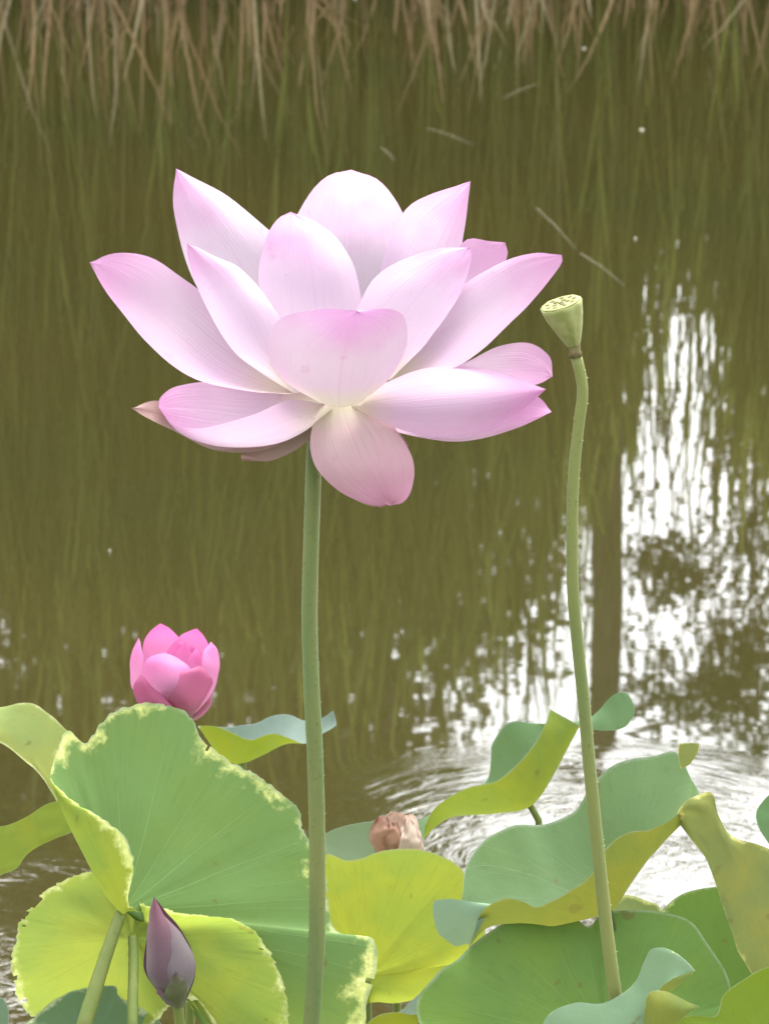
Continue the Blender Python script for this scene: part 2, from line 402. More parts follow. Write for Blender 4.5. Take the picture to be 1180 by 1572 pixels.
# ------------------------------------------------------------------ reeds on the far bank
class Blades:
    def __init__(s): s.V = []; s.F = []; s.T = []
    def strip(s, pts, widths, side, tint):
        k = len(s.V)
        for p, w in zip(pts, widths):
            s.V += [p-side*w, p+side*w]; s.T += [tint, tint]
        for i in range(len(pts)-1): a = k+2*i; s.F.append((a, a+1, a+3, a+2))
    def tube(s, pts, rads, tint, n=3):
        k = len(s.V); v, f = tube_geo(pts, rads, n, cap=False)
        s.V += v; s.T += [tint]*len(v); s.F += [tuple(k+i for i in q) for q in f]
def reed_height(x):
    px = 590+F*x/14.2
    if px < 500: return 3.7
    if px < 790: return 3.7-(px-500)/290*.4
    if px < 880: return 3.3-(px-790)/90*1.1
    if px < 960: return 2.2
    return 1.35 if px < 1115 else 2.3
def reeds():
    B = Blades(); D = Blades(); rnd = random.Random(3)
    for i in range(7000):
        x = rnd.uniform(-4.2, 4.2) if i < 4400 else rnd.choice((-1, 1))*rnd.uniform(4.2, 12); y = 13.05+abs(rnd.gauss(0, 1.0)); z0 = -.05
        hh = reed_height(x)*rnd.uniform(.62, 1.05); lean = Vector((rnd.gauss(0, .10), rnd.gauss(-.02, .08), 0))
        g = rnd.uniform(.45, 1.0)+rnd.random()**3*1.6; tint = (.13*g+rnd.uniform(0, .02), .155*g, .042*g) if rnd.random() < .8 else (.24*g, .20*g, .10*g)
        pts = [Vector((x, y, z0)) + Vector((lean.x*t*t*hh, lean.y*t*t*hh, hh*t)) for t in (0, .25, .5, .75, 1)]
        B.tube(pts, [.006, .0055, .005, .004, .002], tint)
        for q in range(rnd.randint(4, 8)):
            t = rnd.uniform(.1, .98); k = int(t*4); p = pts[k].lerp(pts[min(4, k+1)], t*4-k)
            az = rnd.random()*6.283; out = Vector((math.cos(az), math.sin(az), 0)); ln = rnd.uniform(.45, 1.05); up = rnd.uniform(.85, 1.05)
            bd = rnd.random()**2*1.4
            lp = [p + out*ln*.3*s*(1-up*.45) + Vector((0, 0, ln*(up*s-.4*s*s*bd))) for s in (0, .35, .7, 1)]
            side = out.cross(Vector((0, 0, 1))); g2 = g*rnd.uniform(.7, 1.4)
            B.strip(lp, [.006, .011, .008, .0008], side, (.135*g2, .165*g2, .042*g2))
    for i in range(2900):                     # last year's dead blades at the foot
        x = rnd.uniform(-4.2, 4.2) if i < 1700 else rnd.choice((-1, 1))*rnd.uniform(4.2, 12); y = 12.98+abs(rnd.gauss(0, .35)); px = 590+F*x/14
        top = .62 if px < 520 else (.52 if px < 760 else .42)
        ln = top*(.3+1.25*rnd.random()**1.3); az = rnd.random()*6.283; tilt = abs(rnd.gauss(0, .22)) if rnd.random() < .85 else rnd.uniform(.4, 1.2)
        d = Vector((math.cos(az)*math.sin(tilt), math.sin(az)*math.sin(tilt), math.cos(tilt)))
        p = Vector((x, y, -.03)); bend = Vector((rnd.gauss(0, .12), rnd.gauss(0, .12), 0))*ln
        c = rnd.random(); g = rnd.uniform(.7, 1.3)
        tint = (.56*g, .38*g, .22*g) if c < .62 else ((.85*g, .70*g, .46*g) if c < .8 else (.42*g, .25*g, .16*g))
        D.strip([p+d*ln*t+bend*t*t for t in (0, .4, .75, 1)], [.007, .008, .005, .0008], d.cross(Vector((0, 1, .1))).normalized(), tint)
    o = mk('reed_bed', B.V, B.F, M_reed, None, {'tint': B.T}, smooth=False)
    tag(o, 'tall green reeds massed along the far bank, mirrored in the pond', 'reeds', None, 'stuff')
    o = mk('dead_reeds', D.V, D.F, M_dead, None, {'tint': D.T}, smooth=False)
    tag(o, 'brown dead straw at the foot of the far reeds', 'straw', None, 'stuff')
reeds()

# ------------------------------------------------------------------ trees behind the reeds
def tree(label, base, pts, rads, limbs, clumps, tints, leaf=.05, seed=1, twigs=0, strands=None):
    rnd = random.Random(seed); root = thing('bank_tree', base, label, 'tree', 'trees behind the far reeds')
    V, Fc = tube_geo([Vector(p) for p in pts], rads, 10); 
    for lp, lr in limbs:
        v, f = tube_geo([Vector(p) for p in lp], lr, 6); k = len(V); V = V+v; Fc = Fc+[tuple(k+i for i in q) for q in f]
    mk('trunk', V, Fc, M_bark, root)
    B = Blades(); TW = Blades()
    for (c, r, n) in clumps:
        c = Vector(c); r = Vector(r) if hasattr(r, '__len__') else Vector((r, r, r))
        ng = max(3, n//14); 
        for g in range(ng):
            while True:
                q = Vector((rnd.uniform(-1, 1), rnd.uniform(-1, 1), rnd.uniform(-1, 1)))
                if q.length < 1: break
            gc = c + Vector((q.x*r.x, q.y*r.y, q.z*r.z)); b = rnd.uniform(.6, 1.4); t0 = rnd.choice(tints)
            for k in range(14):
                p = gc + Vector((rnd.gauss(0, 1), rnd.gauss(0, 1), rnd.gauss(0, 1)))*leaf*2.2
                d = Vector((rnd.gauss(0, 1), rnd.gauss(0, 1), rnd.gauss(-.3, .8))).normalized(); s = d.cross(Vector((rnd.gauss(0, 1), rnd.gauss(0, 1), rnd.gauss(0, 1)))).normalized()
                ln = leaf*rnd.uniform(.7, 1.5); w = ln*.32
                t = tuple(x*b*rnd.uniform(.8, 1.2) for x in t0)
                B.strip([p, p+d*ln*.5, p+d*ln], [w*.15, w, w*.05], s, t)
    for (a, l, n) in (strands or []):              # hanging twigs set with narrow leaves
        for k in range(n):
            p = Vector(a) + Vector((rnd.gauss(0, .16), rnd.gauss(0, .3), rnd.uniform(-.2, .2))); ln = l*rnd.uniform(.5, 1.1); dx = rnd.gauss(0, .07)
            pp = [p + Vector((dx*ln*t + .05*math.sin(t*4+k), 0, -ln*t)) for t in (0, .25, .5, .75, 1)]
            TW.tube(pp, [.006, .005, .004, .003, .0015], (.07, .06, .035))
            for q in range(int(ln*13)):
                t = rnd.random(); s0 = pp[min(4, int(t*4))].lerp(pp[min(4, int(t*4)+1)], t*4-int(t*4)); az = rnd.random()*6.28
                d = Vector((math.cos(az)*.5, math.sin(az)*.5, -1)).normalized(); g = rnd.uniform(.7, 1.3)
                B.strip([s0, s0+d*.04, s0+d*.085], [.001, .006, .0005], d.cross(Vector((0, 1, .2))).normalized(), tuple(x*g for x in tints[0]))
    mk('crown', B.V, B.F, M_foliage, root, {'tint': B.T}, smooth=False)
    if TW.V: mk('twigs', TW.V, TW.F, M_bark, root, {'tint': TW.T})['kind'] = 'stuff'
    return root
OL = [(.10, .11, .03), (.085, .10, .025), (.13, .13, .04)]
BR = [(.11, .09, .03), (.13, .115, .04), (.085, .08, .025)]
def R(px, py, Y): return tuple(REF(px, py, Y))
def dense_tree(label, x, Y, htop, width, n, seed, tints):
    rnd = random.Random(seed); cl = []
    for k in range(16):
        z = rnd.uniform(1.0, htop-.8); w = width*(1-.45*max(0, (z-htop*.5)/(htop*.5)))
        cl.append(((x+rnd.uniform(-w, w), Y+rnd.uniform(-.7, .7), z), (.95, .8, .85), n//16))
    lf = .08 if Y < 17 else .13
    tp = [(x, Y, .1), (x+.08, Y, htop*.3), (x-.05, Y, htop*.6), (x+.05, Y, htop*.92)]
    limbs = []
    for k in range(6):
        z = htop*(.2+.1*k); a = rnd.uniform(-1, 1); limbs.append(([(x, Y, z), (x+a*width*.5, Y+rnd.uniform(-.4, .4), z+.5), (x+a*width, Y+rnd.uniform(-.7, .7), z+.9)], [.05, .03, .01]))
    tree(label, (x, Y, .1), tp, [.13, .10, .07, .02], limbs, cl, tints, leaf=lf, seed=seed)
dense_tree('dark leafy tree behind the reeds, mirrored left of the flower stalk', -1.75, 16.2, 8.0, 1.3, 17000, 11, BR)
dense_tree('broad olive tree behind the reeds, mirrored just right of the flower stalk', .02, 16.6, 7.4, .75, 11000, 12, OL)
dense_tree('tree far along the bank beyond the dark leafy one', -4.4, 16.5, 8.4, 1.6, 9000, 13, OL)
dense_tree('olive tree farthest along the bank past the dark leafy one', -8.2, 16.8, 8.0, 1.9, 8000, 16, OL)
dense_tree('rounded tree along the bank well beyond the tall bare trunk', 6.6, 17.2, 6.5, 1.6, 7000, 17, OL)
dense_tree('tall dark tree in the second row, behind the dark leafy one', -2.3, 18.8, 10.5, 1.6, 18000, 14, BR)
dense_tree('dark tree in the second row, behind the broad olive one', -.35, 18.9, 9.5, .95, 14000, 15, BR)
# small tree whose low crown ends above open sky, between the olive tree and the trunk
Y = 16.4
cl = [(R(650, 800, Y), (.55, .5, .5), 900), (R(740, 900, Y), (.45, .5, .45), 900), (R(790, 960, Y), (.28, .4, .4), 500), (R(700, 1000, Y), (.3, .4, .25), 380), (R(820, 760, Y), (.2, .4, .35), 260), (R(870, 660, Y), (.35, .4, .4), 700)]
b = REF(760, 300, Y); tp = [(b.x, Y, .15), (b.x+.05, Y, 1.2), (b.x-.03, Y, 2.3), (b.x-.05, Y, 3.4)]
tree('small bushy tree behind the reeds with a ragged low crown', (b.x, Y, .15), tp, [.05, .045, .035, .012], [([tp[2], R(700, 880, Y), R(690, 1010, Y)], [.03, .02, .006]), ([tp[1], R(830, 940, Y), R(842, 1085, Y)], [.03, .02, .008])], cl, OL, leaf=.05, seed=21)
# the big trunk
Y = 15.6
t0 = REF(930, 200, Y); tp = [(t0.x, Y, .1), R(928, 500, Y), R(930, 760, Y), R(933, 950, Y), R(922, 1130, Y), R(915, 1300, Y), R(905, 1560, Y), R(900, 2300, Y)]
limb = lambda *p: [R(*q, Y) for q in p]
cl = [(R(900, 560, Y), (.25, .3, .4), 260), (R(1140, 1010, Y), (.22, .3, .22), 1000), (R(1050, 1070, Y), (.35, .3, .12), 750), (R(1000, 1010, Y), (.2, .3, .12), 70), (R(1130, 1110, Y), (.3, .3, .2), 520), (R(1190, 1180, Y), (.3, .3, .3), 420), (R(1035, 880, Y), (.12, .15, .09), 700), (R(1170, 860, Y), (.2, .3, .3), 420), (R(1160, 700, Y), (.22, .3, .45), 520), (R(870, 860, Y), (.1, .2, .08), 60), (R(975, 850, Y), (.10, .2, .04), 60),
      (R(800, 2500, Y), (1.0, .8, .5), 500), (R(1050, 2600, Y), (1.2, .8, .5), 700)]
tree('tall bare-trunked tree mirrored beside the seed pod stalk', (t0.x, Y, .1), tp, [.10, .098, .092, .088, .085, .08, .07, .04],
     [(limb((925, 1120), (1010, 1075), (1120, 1060), (1210, 1080)), [.03, .022, .015, .006]), (limb((925, 1150), (1060, 1100), (1170, 990)), [.025, .016, .006]), (limb((935, 850), (975, 860), (1035, 878)), [.02, .012, .006]), (limb((900, 2200), (850, 2350), (790, 2520)), [.04, .025, .01]), (limb((900, 2250), (980, 2420), (1080, 2620)), [.04, .025, .01])],
     cl, [(.075, .075, .03), (.10, .10, .04), (.06, .065, .025)], leaf=.05, seed=31,
     strands=[(R(985, 960, Y), 1.0, 2), (R(1030, 1000, Y), 1.2, 4), (R(1075, 1010, Y), 1.3, 5), (R(1120, 950, Y), 1.2, 8), (R(1010, 760, Y), .9, 2), (R(1170, 980, Y), 1.2, 6), (R(1130, 760, Y), 1.0, 8), (R(1060, 720, Y), .8, 3), (R(1165, 800, Y), 1.1, 10)])
# slim saplings with bare stems
for (px, top, bot, sd, nl, lb) in ((850, 1090, 300, 1, 60, 'slim forking sapling between the small bushy tree and the tall bare trunk'), (1000, 930, 400, 2, 14, 'slim forking sapling right beside the tall bare trunk, nearly leafless'), (1090, 940, 400, 3, 20, 'slim forking sapling second beyond the tall bare trunk'), (1150, 990, 400, 4, 90, 'slim leafy sapling third beyond the tall bare trunk')):
    Y = 15.2+.2*sd; b = REF(px-20, bot, Y); e = REF(px, top, Y)
    tree(lb, (b.x, Y, .1), [(b.x, Y, .05), tuple(Vector((b.x, Y, .1)).lerp(e, .5)+Vector((.06, 0, 0))), tuple(e)], [.016, .013, .004],
         [([tuple(Vector((b.x, Y, .1)).lerp(e, .45)), R(px+35, top-120, Y), R(px+50, top-20, Y)], [.009, .006, .002]), ([tuple(Vector((b.x, Y, .1)).lerp(e, .6)), R(px-20, top-90, Y), R(px-32, top-30, Y)], [.007, .005, .002])],
         [(R(px-15, top-330, Y), (.10, .2, .2), nl)], OL, leaf=.045, seed=50+sd)
# undergrowth shrub filling the bank behind the reeds
for i, (x, w, h, n) in enumerate(((-2.9, 1.0, 1.6, 2600), (-1.0, 1.1, 1.8, 3000), (.5, .8, 1.6, 2200), (2.0, .8, .95, 1500), (3.4, .9, 1.1, 1500))):
    root = thing('bank_shrub', (x, 15.3, .1), 'dense shrub growing behind the far reeds', 'shrub', 'shrubs behind the far reeds')
    B = Blades(); rnd = random.Random(70+i)
    for k in range(n):
        q = Vector((rnd.gauss(0, .5), rnd.gauss(0, .4), rnd.random()**.8)); p = Vector((x+q.x*w, 15.3+q.y*.7, .1+q.z*h*(1-.25*abs(q.x))))
        d = Vector((rnd.gauss(0, 1), rnd.gauss(0, 1), rnd.gauss(.2, .8))).normalized(); s = d.cross(Vector((rnd.gauss(0, 1), rnd.gauss(0, 1), .3))).normalized(); g = rnd.uniform(.6, 1.3)
        B.strip([p, p+d*.05, p+d*.10], [.004, .022, .001], s, tuple(c*g for c in rnd.choice(OL)))
    mk('foliage', B.V, B.F, M_foliage, root, {'tint': B.T}, smooth=False)
    st_ = []
    for k in range(5):
        a = rnd.uniform(-.5, .5); tube('branch', [Vector((x+a*.2, 15.3, .0)), Vector((x+a*w*.6, 15.3+rnd.uniform(-.2, .2), h*.5)), Vector((x+a*w, 15.3+rnd.uniform(-.3, .3), h*.9))], [.018, .012, .004], M_bark, root, 6)

# ------------------------------------------------------------------ the open lotus
D0 = 1.55
PK = petal_mat('petal_pink', (.86, .79, .62), (.88, .67, .84), (.85, .43, .73))
PI = petal_mat('petal_inner', (.88, .80, .72), (.90, .74, .88), (.86, .47, .76), edge=.12, tipstart=.6)
PS = petal_mat('petal_side', (.86, .79, .62), (.86, .65, .82), (.82, .38, .69), amount=.36)
PF = petal_mat('petal_front', (.86, .79, .66), (.86, .66, .82), (.80, .38, .70), amount=.17)
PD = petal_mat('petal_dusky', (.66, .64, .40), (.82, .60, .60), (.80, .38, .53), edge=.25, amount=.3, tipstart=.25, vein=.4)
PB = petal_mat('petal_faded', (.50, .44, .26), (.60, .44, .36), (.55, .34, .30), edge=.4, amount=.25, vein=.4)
fl_base = PY(482, 690, D0*ct)
flower = thing('lotus_flower', (P(486, 1572, D0).x, P(495, 600, D0).y, -.42), 'large open pale pink lotus flower on a tall prickly green stalk', 'lotus flower', None)
def petal(L, M, Rr, m, d=D0, par=None, nu=21, nv=37): return sheet('petal', [L, M, Rr], d, m, par or flower, nu=nu, nv=nv, jag=1.8, wav=3.5, wseed=L[-1][0]*.37)
# back row
petal([(470, 595, 20), (375, 540, 60), (302, 440, 100), (268, 330, 120), (270, 258, 130)], [(490, 590, 40), (425, 505, 125), (372, 410, 170), (318, 325, 165), (270, 258, 130)], [(510, 590, 50), (500, 480, 150), (455, 395, 190), (410, 350, 190), (345, 298, 160), (270, 258, 130)], PI)
petal([(490, 590, 40), (425, 480, 190), (436, 380, 235), (465, 312, 240), (500, 272, 235), (540, 260, 225)], [(520, 590, 50), (530, 480, 205), (537, 390, 265), (540, 315, 265), (540, 260, 225)], [(550, 590, 40), (615, 490, 180), (640, 400, 225), (618, 325, 240), (583, 277, 235), (540, 260, 225)], PI)
petal([(540, 590, 40), (570, 480, 165), (590, 390, 200), (620, 325, 205), (662, 297, 195), (722, 278, 170)], [(555, 590, 40), (615, 490, 170), (660, 400, 200), (695, 330, 190), (722, 278, 170)], [(575, 590, 30), (650, 505, 120), (700, 425, 150), (710, 365, 160), (717, 320, 165), (722, 278, 170)], PI)
petal([(560, 590, 30), (640, 480, 110), (690, 400, 145), (716, 367, 150), (748, 369, 150), (775, 372, 140)], [(575, 590, 20), (660, 490, 105), (715, 420, 135), (745, 392, 145), (775, 372, 140)], [(590, 590, 10), (680, 505, 75), (740, 450, 105), (768, 415, 125), (779, 392, 135), (775, 372, 140)], PK)
# middle row
petal([(470, 590, 10), (412, 520, 45), (398, 430, 85), (406, 372, 105), (424, 338, 112), (447, 325, 110)], [(495, 590, 20), (488, 500, 95), (480, 425, 135), (463, 362, 135), (447, 325, 110)], [(530, 590, 20), (553, 520, 70), (551, 440, 105), (527, 378, 122), (490, 344, 122), (447, 325, 110)], PI)
petal([(450, 603, -10), (365, 545, -15), (318, 475, 5), (292, 410, 22), (287, 373, 30)], [(465, 602, 0), (412, 545, 22), (370, 470, 45), (325, 412, 45), (287, 373, 30)], [(490, 600, -5), (443, 545, 10), (428, 485, 28), (375, 418, 42), (330, 392, 42), (287, 373, 30)], PI)
petal([(535, 590, 5), (540, 500, 45), (570, 432, 65), (625, 396, 70), (680, 380, 62), (720, 379, 50)], [(560, 590, 5), (602, 510, 50), (645, 450, 65), (690, 405, 62), (720, 379, 50)], [(600, 582, -10), (655, 525, 0), (698, 465, 22), (718, 420, 38), (724, 395, 45), (720, 379, 50)], PI)
# side petals
petal([(450, 585, 20), (405, 535, 45), (345, 478, 58), (288, 432, 52), (232, 396, 30), (180, 389, 5), (137, 402, -10)], [(440, 602, 0), (350, 570, 10), (270, 510, 15), (205, 450, 10), (160, 412, -5), (137, 402, -10)], [(450, 604, -10), (380, 600, -45), (295, 580, -60), (222, 522, -50), (168, 455, -30), (137, 402, -10)], PK)
petal([(580, 575, 20), (622, 525, 42), (674, 470, 50), (720, 432, 45), (775, 400, 25), (825, 388, 5), (862, 391, -10)], [(600, 588, 0), (670, 545, 15), (735, 480, 20), (800, 425, 5), (862, 391, -10)], [(600, 592, -10), (655, 577, -40), (720, 552, -55), (775, 505, -50), (825, 452, -30), (860, 408, -14), (862, 391, -10)], PK)
petal([(600, 590, 0), (660, 575, 25), (715, 555, 40), (765, 532, 42), (812, 528, 30), (843, 547, 12), (848, 578, 0)], [(600, 595, 0), (680, 582, 15), (760, 568, 12), (815, 566, 5), (848, 578, 0)], [(600, 600, -10), (690, 600, -25), (770, 598, -30), (820, 590, -15), (848, 578, 0)], PK)
# lower left cupped petal with the faded one beneath
petal([(470, 602, 10), (400, 592, 40), (330, 586, 55), (275, 592, 42), (248, 608, 18), (243, 625, 0)], [(505, 628, -15), (455, 668, -25), (390, 684, -30), (320, 676, -25), (268, 652, -12), (243, 625, 0)], [(505, 622, -60), (445, 614, -115), (385, 637, -125), (325, 655, -110), (272, 657, -70), (243, 625, 0)], PS)
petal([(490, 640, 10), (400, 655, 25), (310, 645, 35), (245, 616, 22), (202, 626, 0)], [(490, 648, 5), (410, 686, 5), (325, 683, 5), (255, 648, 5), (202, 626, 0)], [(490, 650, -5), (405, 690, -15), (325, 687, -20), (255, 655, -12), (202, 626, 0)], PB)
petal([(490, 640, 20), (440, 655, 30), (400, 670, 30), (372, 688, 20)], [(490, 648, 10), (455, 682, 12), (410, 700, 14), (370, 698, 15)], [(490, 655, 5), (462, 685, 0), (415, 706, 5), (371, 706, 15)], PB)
# lower right
petal([(545, 618, -20), (600, 612, 10), (690, 612, 30), (760, 600, 25), (820, 606, 10), (847, 632, 0)], [(545, 625, -20), (620, 655, -30), (700, 668, -30), (780, 655, -15), (847, 632, 0)], [(545, 628, -30), (610, 662, -60), (700, 672, -75), (785, 652, -50), (847, 632, 0)], PS)
petal([(545, 612, -30), (590, 588, -40), (650, 566, -42), (720, 562, -42), (790, 580, -40), (838, 597, -45)], [(540, 622, -40), (610, 618, -105), (690, 612, -125), (770, 605, -95), (838, 597, -45)], [(540, 625, -35), (590, 650, -75), (655, 669, -95), (730, 662, -90), (795, 632, -70), (838, 597, -45)], PK)
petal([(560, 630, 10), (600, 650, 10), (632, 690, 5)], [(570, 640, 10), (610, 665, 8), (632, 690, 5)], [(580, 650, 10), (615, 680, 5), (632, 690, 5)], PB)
# hanging petal, then the front petal with its tip towards the viewer
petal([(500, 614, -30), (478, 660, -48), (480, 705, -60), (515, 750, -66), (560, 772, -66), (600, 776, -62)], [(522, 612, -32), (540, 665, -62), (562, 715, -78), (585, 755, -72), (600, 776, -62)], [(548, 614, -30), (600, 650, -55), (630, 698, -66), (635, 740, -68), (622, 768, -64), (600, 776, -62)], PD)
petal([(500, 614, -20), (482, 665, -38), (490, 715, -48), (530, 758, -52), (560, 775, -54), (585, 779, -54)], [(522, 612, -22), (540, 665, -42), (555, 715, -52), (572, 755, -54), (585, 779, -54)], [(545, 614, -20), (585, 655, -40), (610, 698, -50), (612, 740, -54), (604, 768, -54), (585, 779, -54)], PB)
petal([(484, 614, -56), (440, 588, -95), (413, 545, -150), (416, 505, -185), (445, 482, -205), (495, 474, -222), (548, 477, -232)], [(520, 625, -70), (522, 580, -150), (530, 535, -205), (540, 500, -228), (548, 477, -232)], [(556, 616, -56), (598, 580, -95), (623, 532, -150), (622, 492, -190), (605, 476, -212), (578, 474, -226), (548, 477, -232)], PF, nu=29, nv=45)
# receptacle and stamens inside
axis0 = P(512, 598, D0+.012); upv = Vector((0, 0, 1))
def lathe(name, base, axis, prof, mt, parent, n=28, lump=0):
    axis = axis.normalized(); x = axis.orthogonal().normalized(); y = axis.cross(x); V = []; Fc = []
    for (r, h) in prof:
        for k in range(n):
            t = 2*math.pi*k/n; w = 1+lump*(noise.noise((math.cos(t)*1.7, math.sin(t)*1.7, h*40))+.4*math.cos(9*t))
            V.append(base + axis*(h*(1+lump*.35*noise.noise((math.cos(t)*2, math.sin(t)*2, 5)))) + (x*math.cos(t)+y*math.sin(t))*r*w)
    for j in range(len(prof)-1):
        for k in range(n): a = j*n+k; b_ = j*n+(k+1) % n; Fc.append((a, b_, b_+n, a+n))
    Fc.append(tuple(reversed(range(n)))); Fc.append(tuple(range((len(prof)-1)*n, len(prof)*n)))
    return mk(name, V, Fc, mt, parent)
M_yel = simple('receptacle_yellow', (.62, .60, .16), (.5, .52, .14), 120, .6)
lathe('receptacle', axis0-upv*.008, upv, [(.008, -.006), (.013, 0), (.012, .01), (.016, .024), (.018, .030), (.016, .031)], M_yel, flower)
M_sta = simple('stamen_yellow', (.80, .66, .25), (.72, .5, .15), 200, .7)
V = []; Fc = []; rnd = random.Random(5)
for k in range(70):
    a = rnd.random()*6.283; o = Vector((math.cos(a), math.sin(a), 0)); p = axis0+o*.013; l = rnd.uniform(.014, .022)
    v, f = tube_geo([p, p+o*l*.25+upv*l*.5, p+o*l*.35+upv*l], [.0005, .0005, .0009], 4); q = len(V); V += v; Fc += [tuple(q+i for i in t) for t in f]
s_ = mk('stamens', V, Fc, M_sta, flower); s_['kind'] = 'stuff'
M_fstalk = simple('flower_stalk', (.20, .29, .10), (.30, .33, .11), 70, .5, (1, 1, .1), .35, .2)
stem('stalk', [(500, 612), (488, 655), (482, 700), (480, 760), (477, 850), (475, 950), (478, 1050), (483, 1150), (486, 1250), (487, 1350), (486, 1450), (478, 1572)], axis0.y, (24, 27), M_fstalk, flower, prickle=420, nseg=60)

# ------------------------------------------------------------------ seed pod on its stalk
DP = 1.50
podY = P(880, 528, DP).y
pod = thing('seed_pod', (P(945, 1540, DP).x, podY, -.42), 'pale green lotus seed pod tilted on a bare slender stalk', 'seed pod')
M_pod = simple('pod_green', (.52, .55, .22), (.38, .42, .13), 150, .6, (1, 1, 1), .3, .2)
M_podtop = simple('pod_top', (.58, .58, .20), (.42, .43, .14), 240, .65, (1, 1, 1), .3, .5)
s = DP/F
def cam_vec(x, y, z): return P(x, y, DP+z*s)
bs = cam_vec(881, 531, 0); tp = cam_vec(861, 466, -23); ax = tp-bs; hgt = ax.length; ax.normalize()
prof = [(9, 0), (11, .05), (15, .18), (22, .42), (28, .68), (31.5, .9), (32.5, .98), (31.5, 1.0)]
lathe('cup', bs, ax, [(r*s, h*hgt) for r, h in prof], M_pod, pod, 48, .07)
lathe('top_disc', bs+ax*hgt*.985, ax, [(29*s, 0), (31*s, 2.6*s), (29.5*s, 3.4*s), (12*s, 2.6*s), (2*s, 2.2*s)], M_podtop, pod, 48, .06)
x_ = ax.orthogonal().normalized(); y_ = ax.cross(x_); M_seed = simple('seed', (.24, .24, .07), (.13, .12, .04), 300, .6)
for i, (r, a) in enumerate([(0, 0)]+[(11, k*1.257+.3) for k in range(5)]+[(22, k*.698) for k in range(9)]):
    c = bs+ax*(hgt*.985+2.6*s) + (x_*math.cos(a)+y_*math.sin(a))*r*s
    lathe('seed', c, ax, [(4.2*s, -1*s), (4.4*s, 1.0*s), (3.2*s, 1.7*s), (2.2*s, .8*s), (.6*s, 2.2*s)], M_seed, pod, 10)
lathe('collar', cam_vec(883, 545, 0), bs-cam_vec(883, 545, 0), [(9*s, -4*s), (10.5*s, 2*s), (8.5*s, 8*s), (10*s, 15*s), (8*s, 17*s)], simple('collar_brown', (.17, .12, .05), (.26, .24, .09), 300, .8), pod, 14)
stem('stalk', [(883, 543), (891, 575), (894, 605), (889, 645), (881, 720), (878, 800), (879, 900), (886, 985), (895, 1070), (905, 1180), (917, 1300), (930, 1420), (944, 1530), (950, 1580)], podY, (17, 22), M_stalk2, pod, prickle=260, nseg=60)

# ------------------------------------------------------------------ leaves
LG = 'lotus leaves standing over the pond'
def leaf_thing(label, base_px, Y, name='lotus_leaf'):
    p = PY(*base_px, Y); return thing(name, (p.x, Y, -.42), label, 'lotus leaf')
def petiole(root, px, Y, wid=(18, 20), m=None, prickle=60): stem('petiole', px, Y, wid, m or M_stalk, root, prickle=prickle, nseg=24)
# A: big torn-edged leaf
dA = 1.70
LA = leaf_thing('big blue-green lotus leaf with yellowed nibbled rim, folded along its side', (130, 1572), P(180, 1408, dA).y)
mA = leaf_mat('leaf_big', (.23, .42, .12), (.58, .72, .11), margin=.20, margin_c=(.74, .78, .26), blotch=(.27, .44, .08), blot=.5, vein=.6, veins=20)
rimA = [(78, 1195, 10), (88, 1150, 40), (104, 1122, 60), (132, 1138, 75), (170, 1096, 100), (225, 1080, 120), (285, 1095, 130), (316, 1140, 125), (350, 1168, 130), (405, 1197, 130), (452, 1238, 125), (466, 1275, 120), (490, 1320, 110), (506, 1370, 95), (506, 1415, 85), (530, 1437, 75), (570, 1440, 65), (580, 1470, 55), (566, 1530, 45), (545, 1605, 60), (440, 1650, 90), (330, 1600, 100), (262, 1490, 75), (212, 1402, 12), (197, 1385, -28), (205, 1330, -50), (196, 1298, -52), (165, 1258, -40), (120, 1236, -18)]
midsA = {25: (168, 1372, -28), 26: (150, 1345, -34), 27: (125, 1300, -26), 28: (100, 1255, -10), 24: (188, 1402, -14), 0: (100, 1240, 0), 23: (202, 1401, 8), 22: (232, 1440, 60), 21: (270, 1480, 80), 20: (320, 1510, 85)}
polar('blade', (190, 1398, 0), rimA, dA, mA, LA, 'top', sag=14, nr=34, na=420, jag=6, bite=.55, seed=2, mids=midsA, wave=7)
stem('petiole', [(186, 1402), (172, 1440), (152, 1500), (130, 1572)], P(186, 1402, dA).y, (19, 26), M_stalk, LA, prickle=60, nseg=24, dY=-.04)
# yellow leaf seen from below between and beside the petioles
dA2 = 1.708
LA2 = leaf_thing('bright yellow ragged lotus leaf seen from beneath, behind the closed bud', (203, 1572), P(203, 1440, dA2).y)
mA2 = leaf_mat('leaf_yellow_ragged', (.40, .50, .10), (.70, .86, .17), margin=.24, margin_c=(.78, .80, .36), amount=.45, tr=(1.0, 1.2, .18), veins=16, vein=.5)
rimA2 = [(200, 1380, 8), (165, 1345, 14), (135, 1338, 12), (100, 1352, 6), (70, 1368, 0), (45, 1395, -4), (24, 1440, -8), (20, 1500, -4), (34, 1545, 6), (70, 1570, 14), (130, 1590, 18), (200, 1600, 14), (262, 1548, 0), (300, 1535, -14), (325, 1560, -18), (370, 1620, -22), (440, 1600, -26), (441, 1545, -24), (428, 1492, -20), (405, 1448, -16), (372, 1418, -16), (320, 1406, -24), (280, 1403, -30), (238, 1392, -34)]
polar('blade', (203, 1440, 0), rimA2, dA2, mA2, LA2, 'under', sag=6, nr=30, na=420, jag=7, bite=.45, seed=5, wave=6)
stem('petiole', [(204, 1438), (205, 1480), (203, 1572)], P(203, 1440, dA2).y-.004, (16, 18), M_stalk, LA2, prickle=60, nseg=24, dY=-.035)
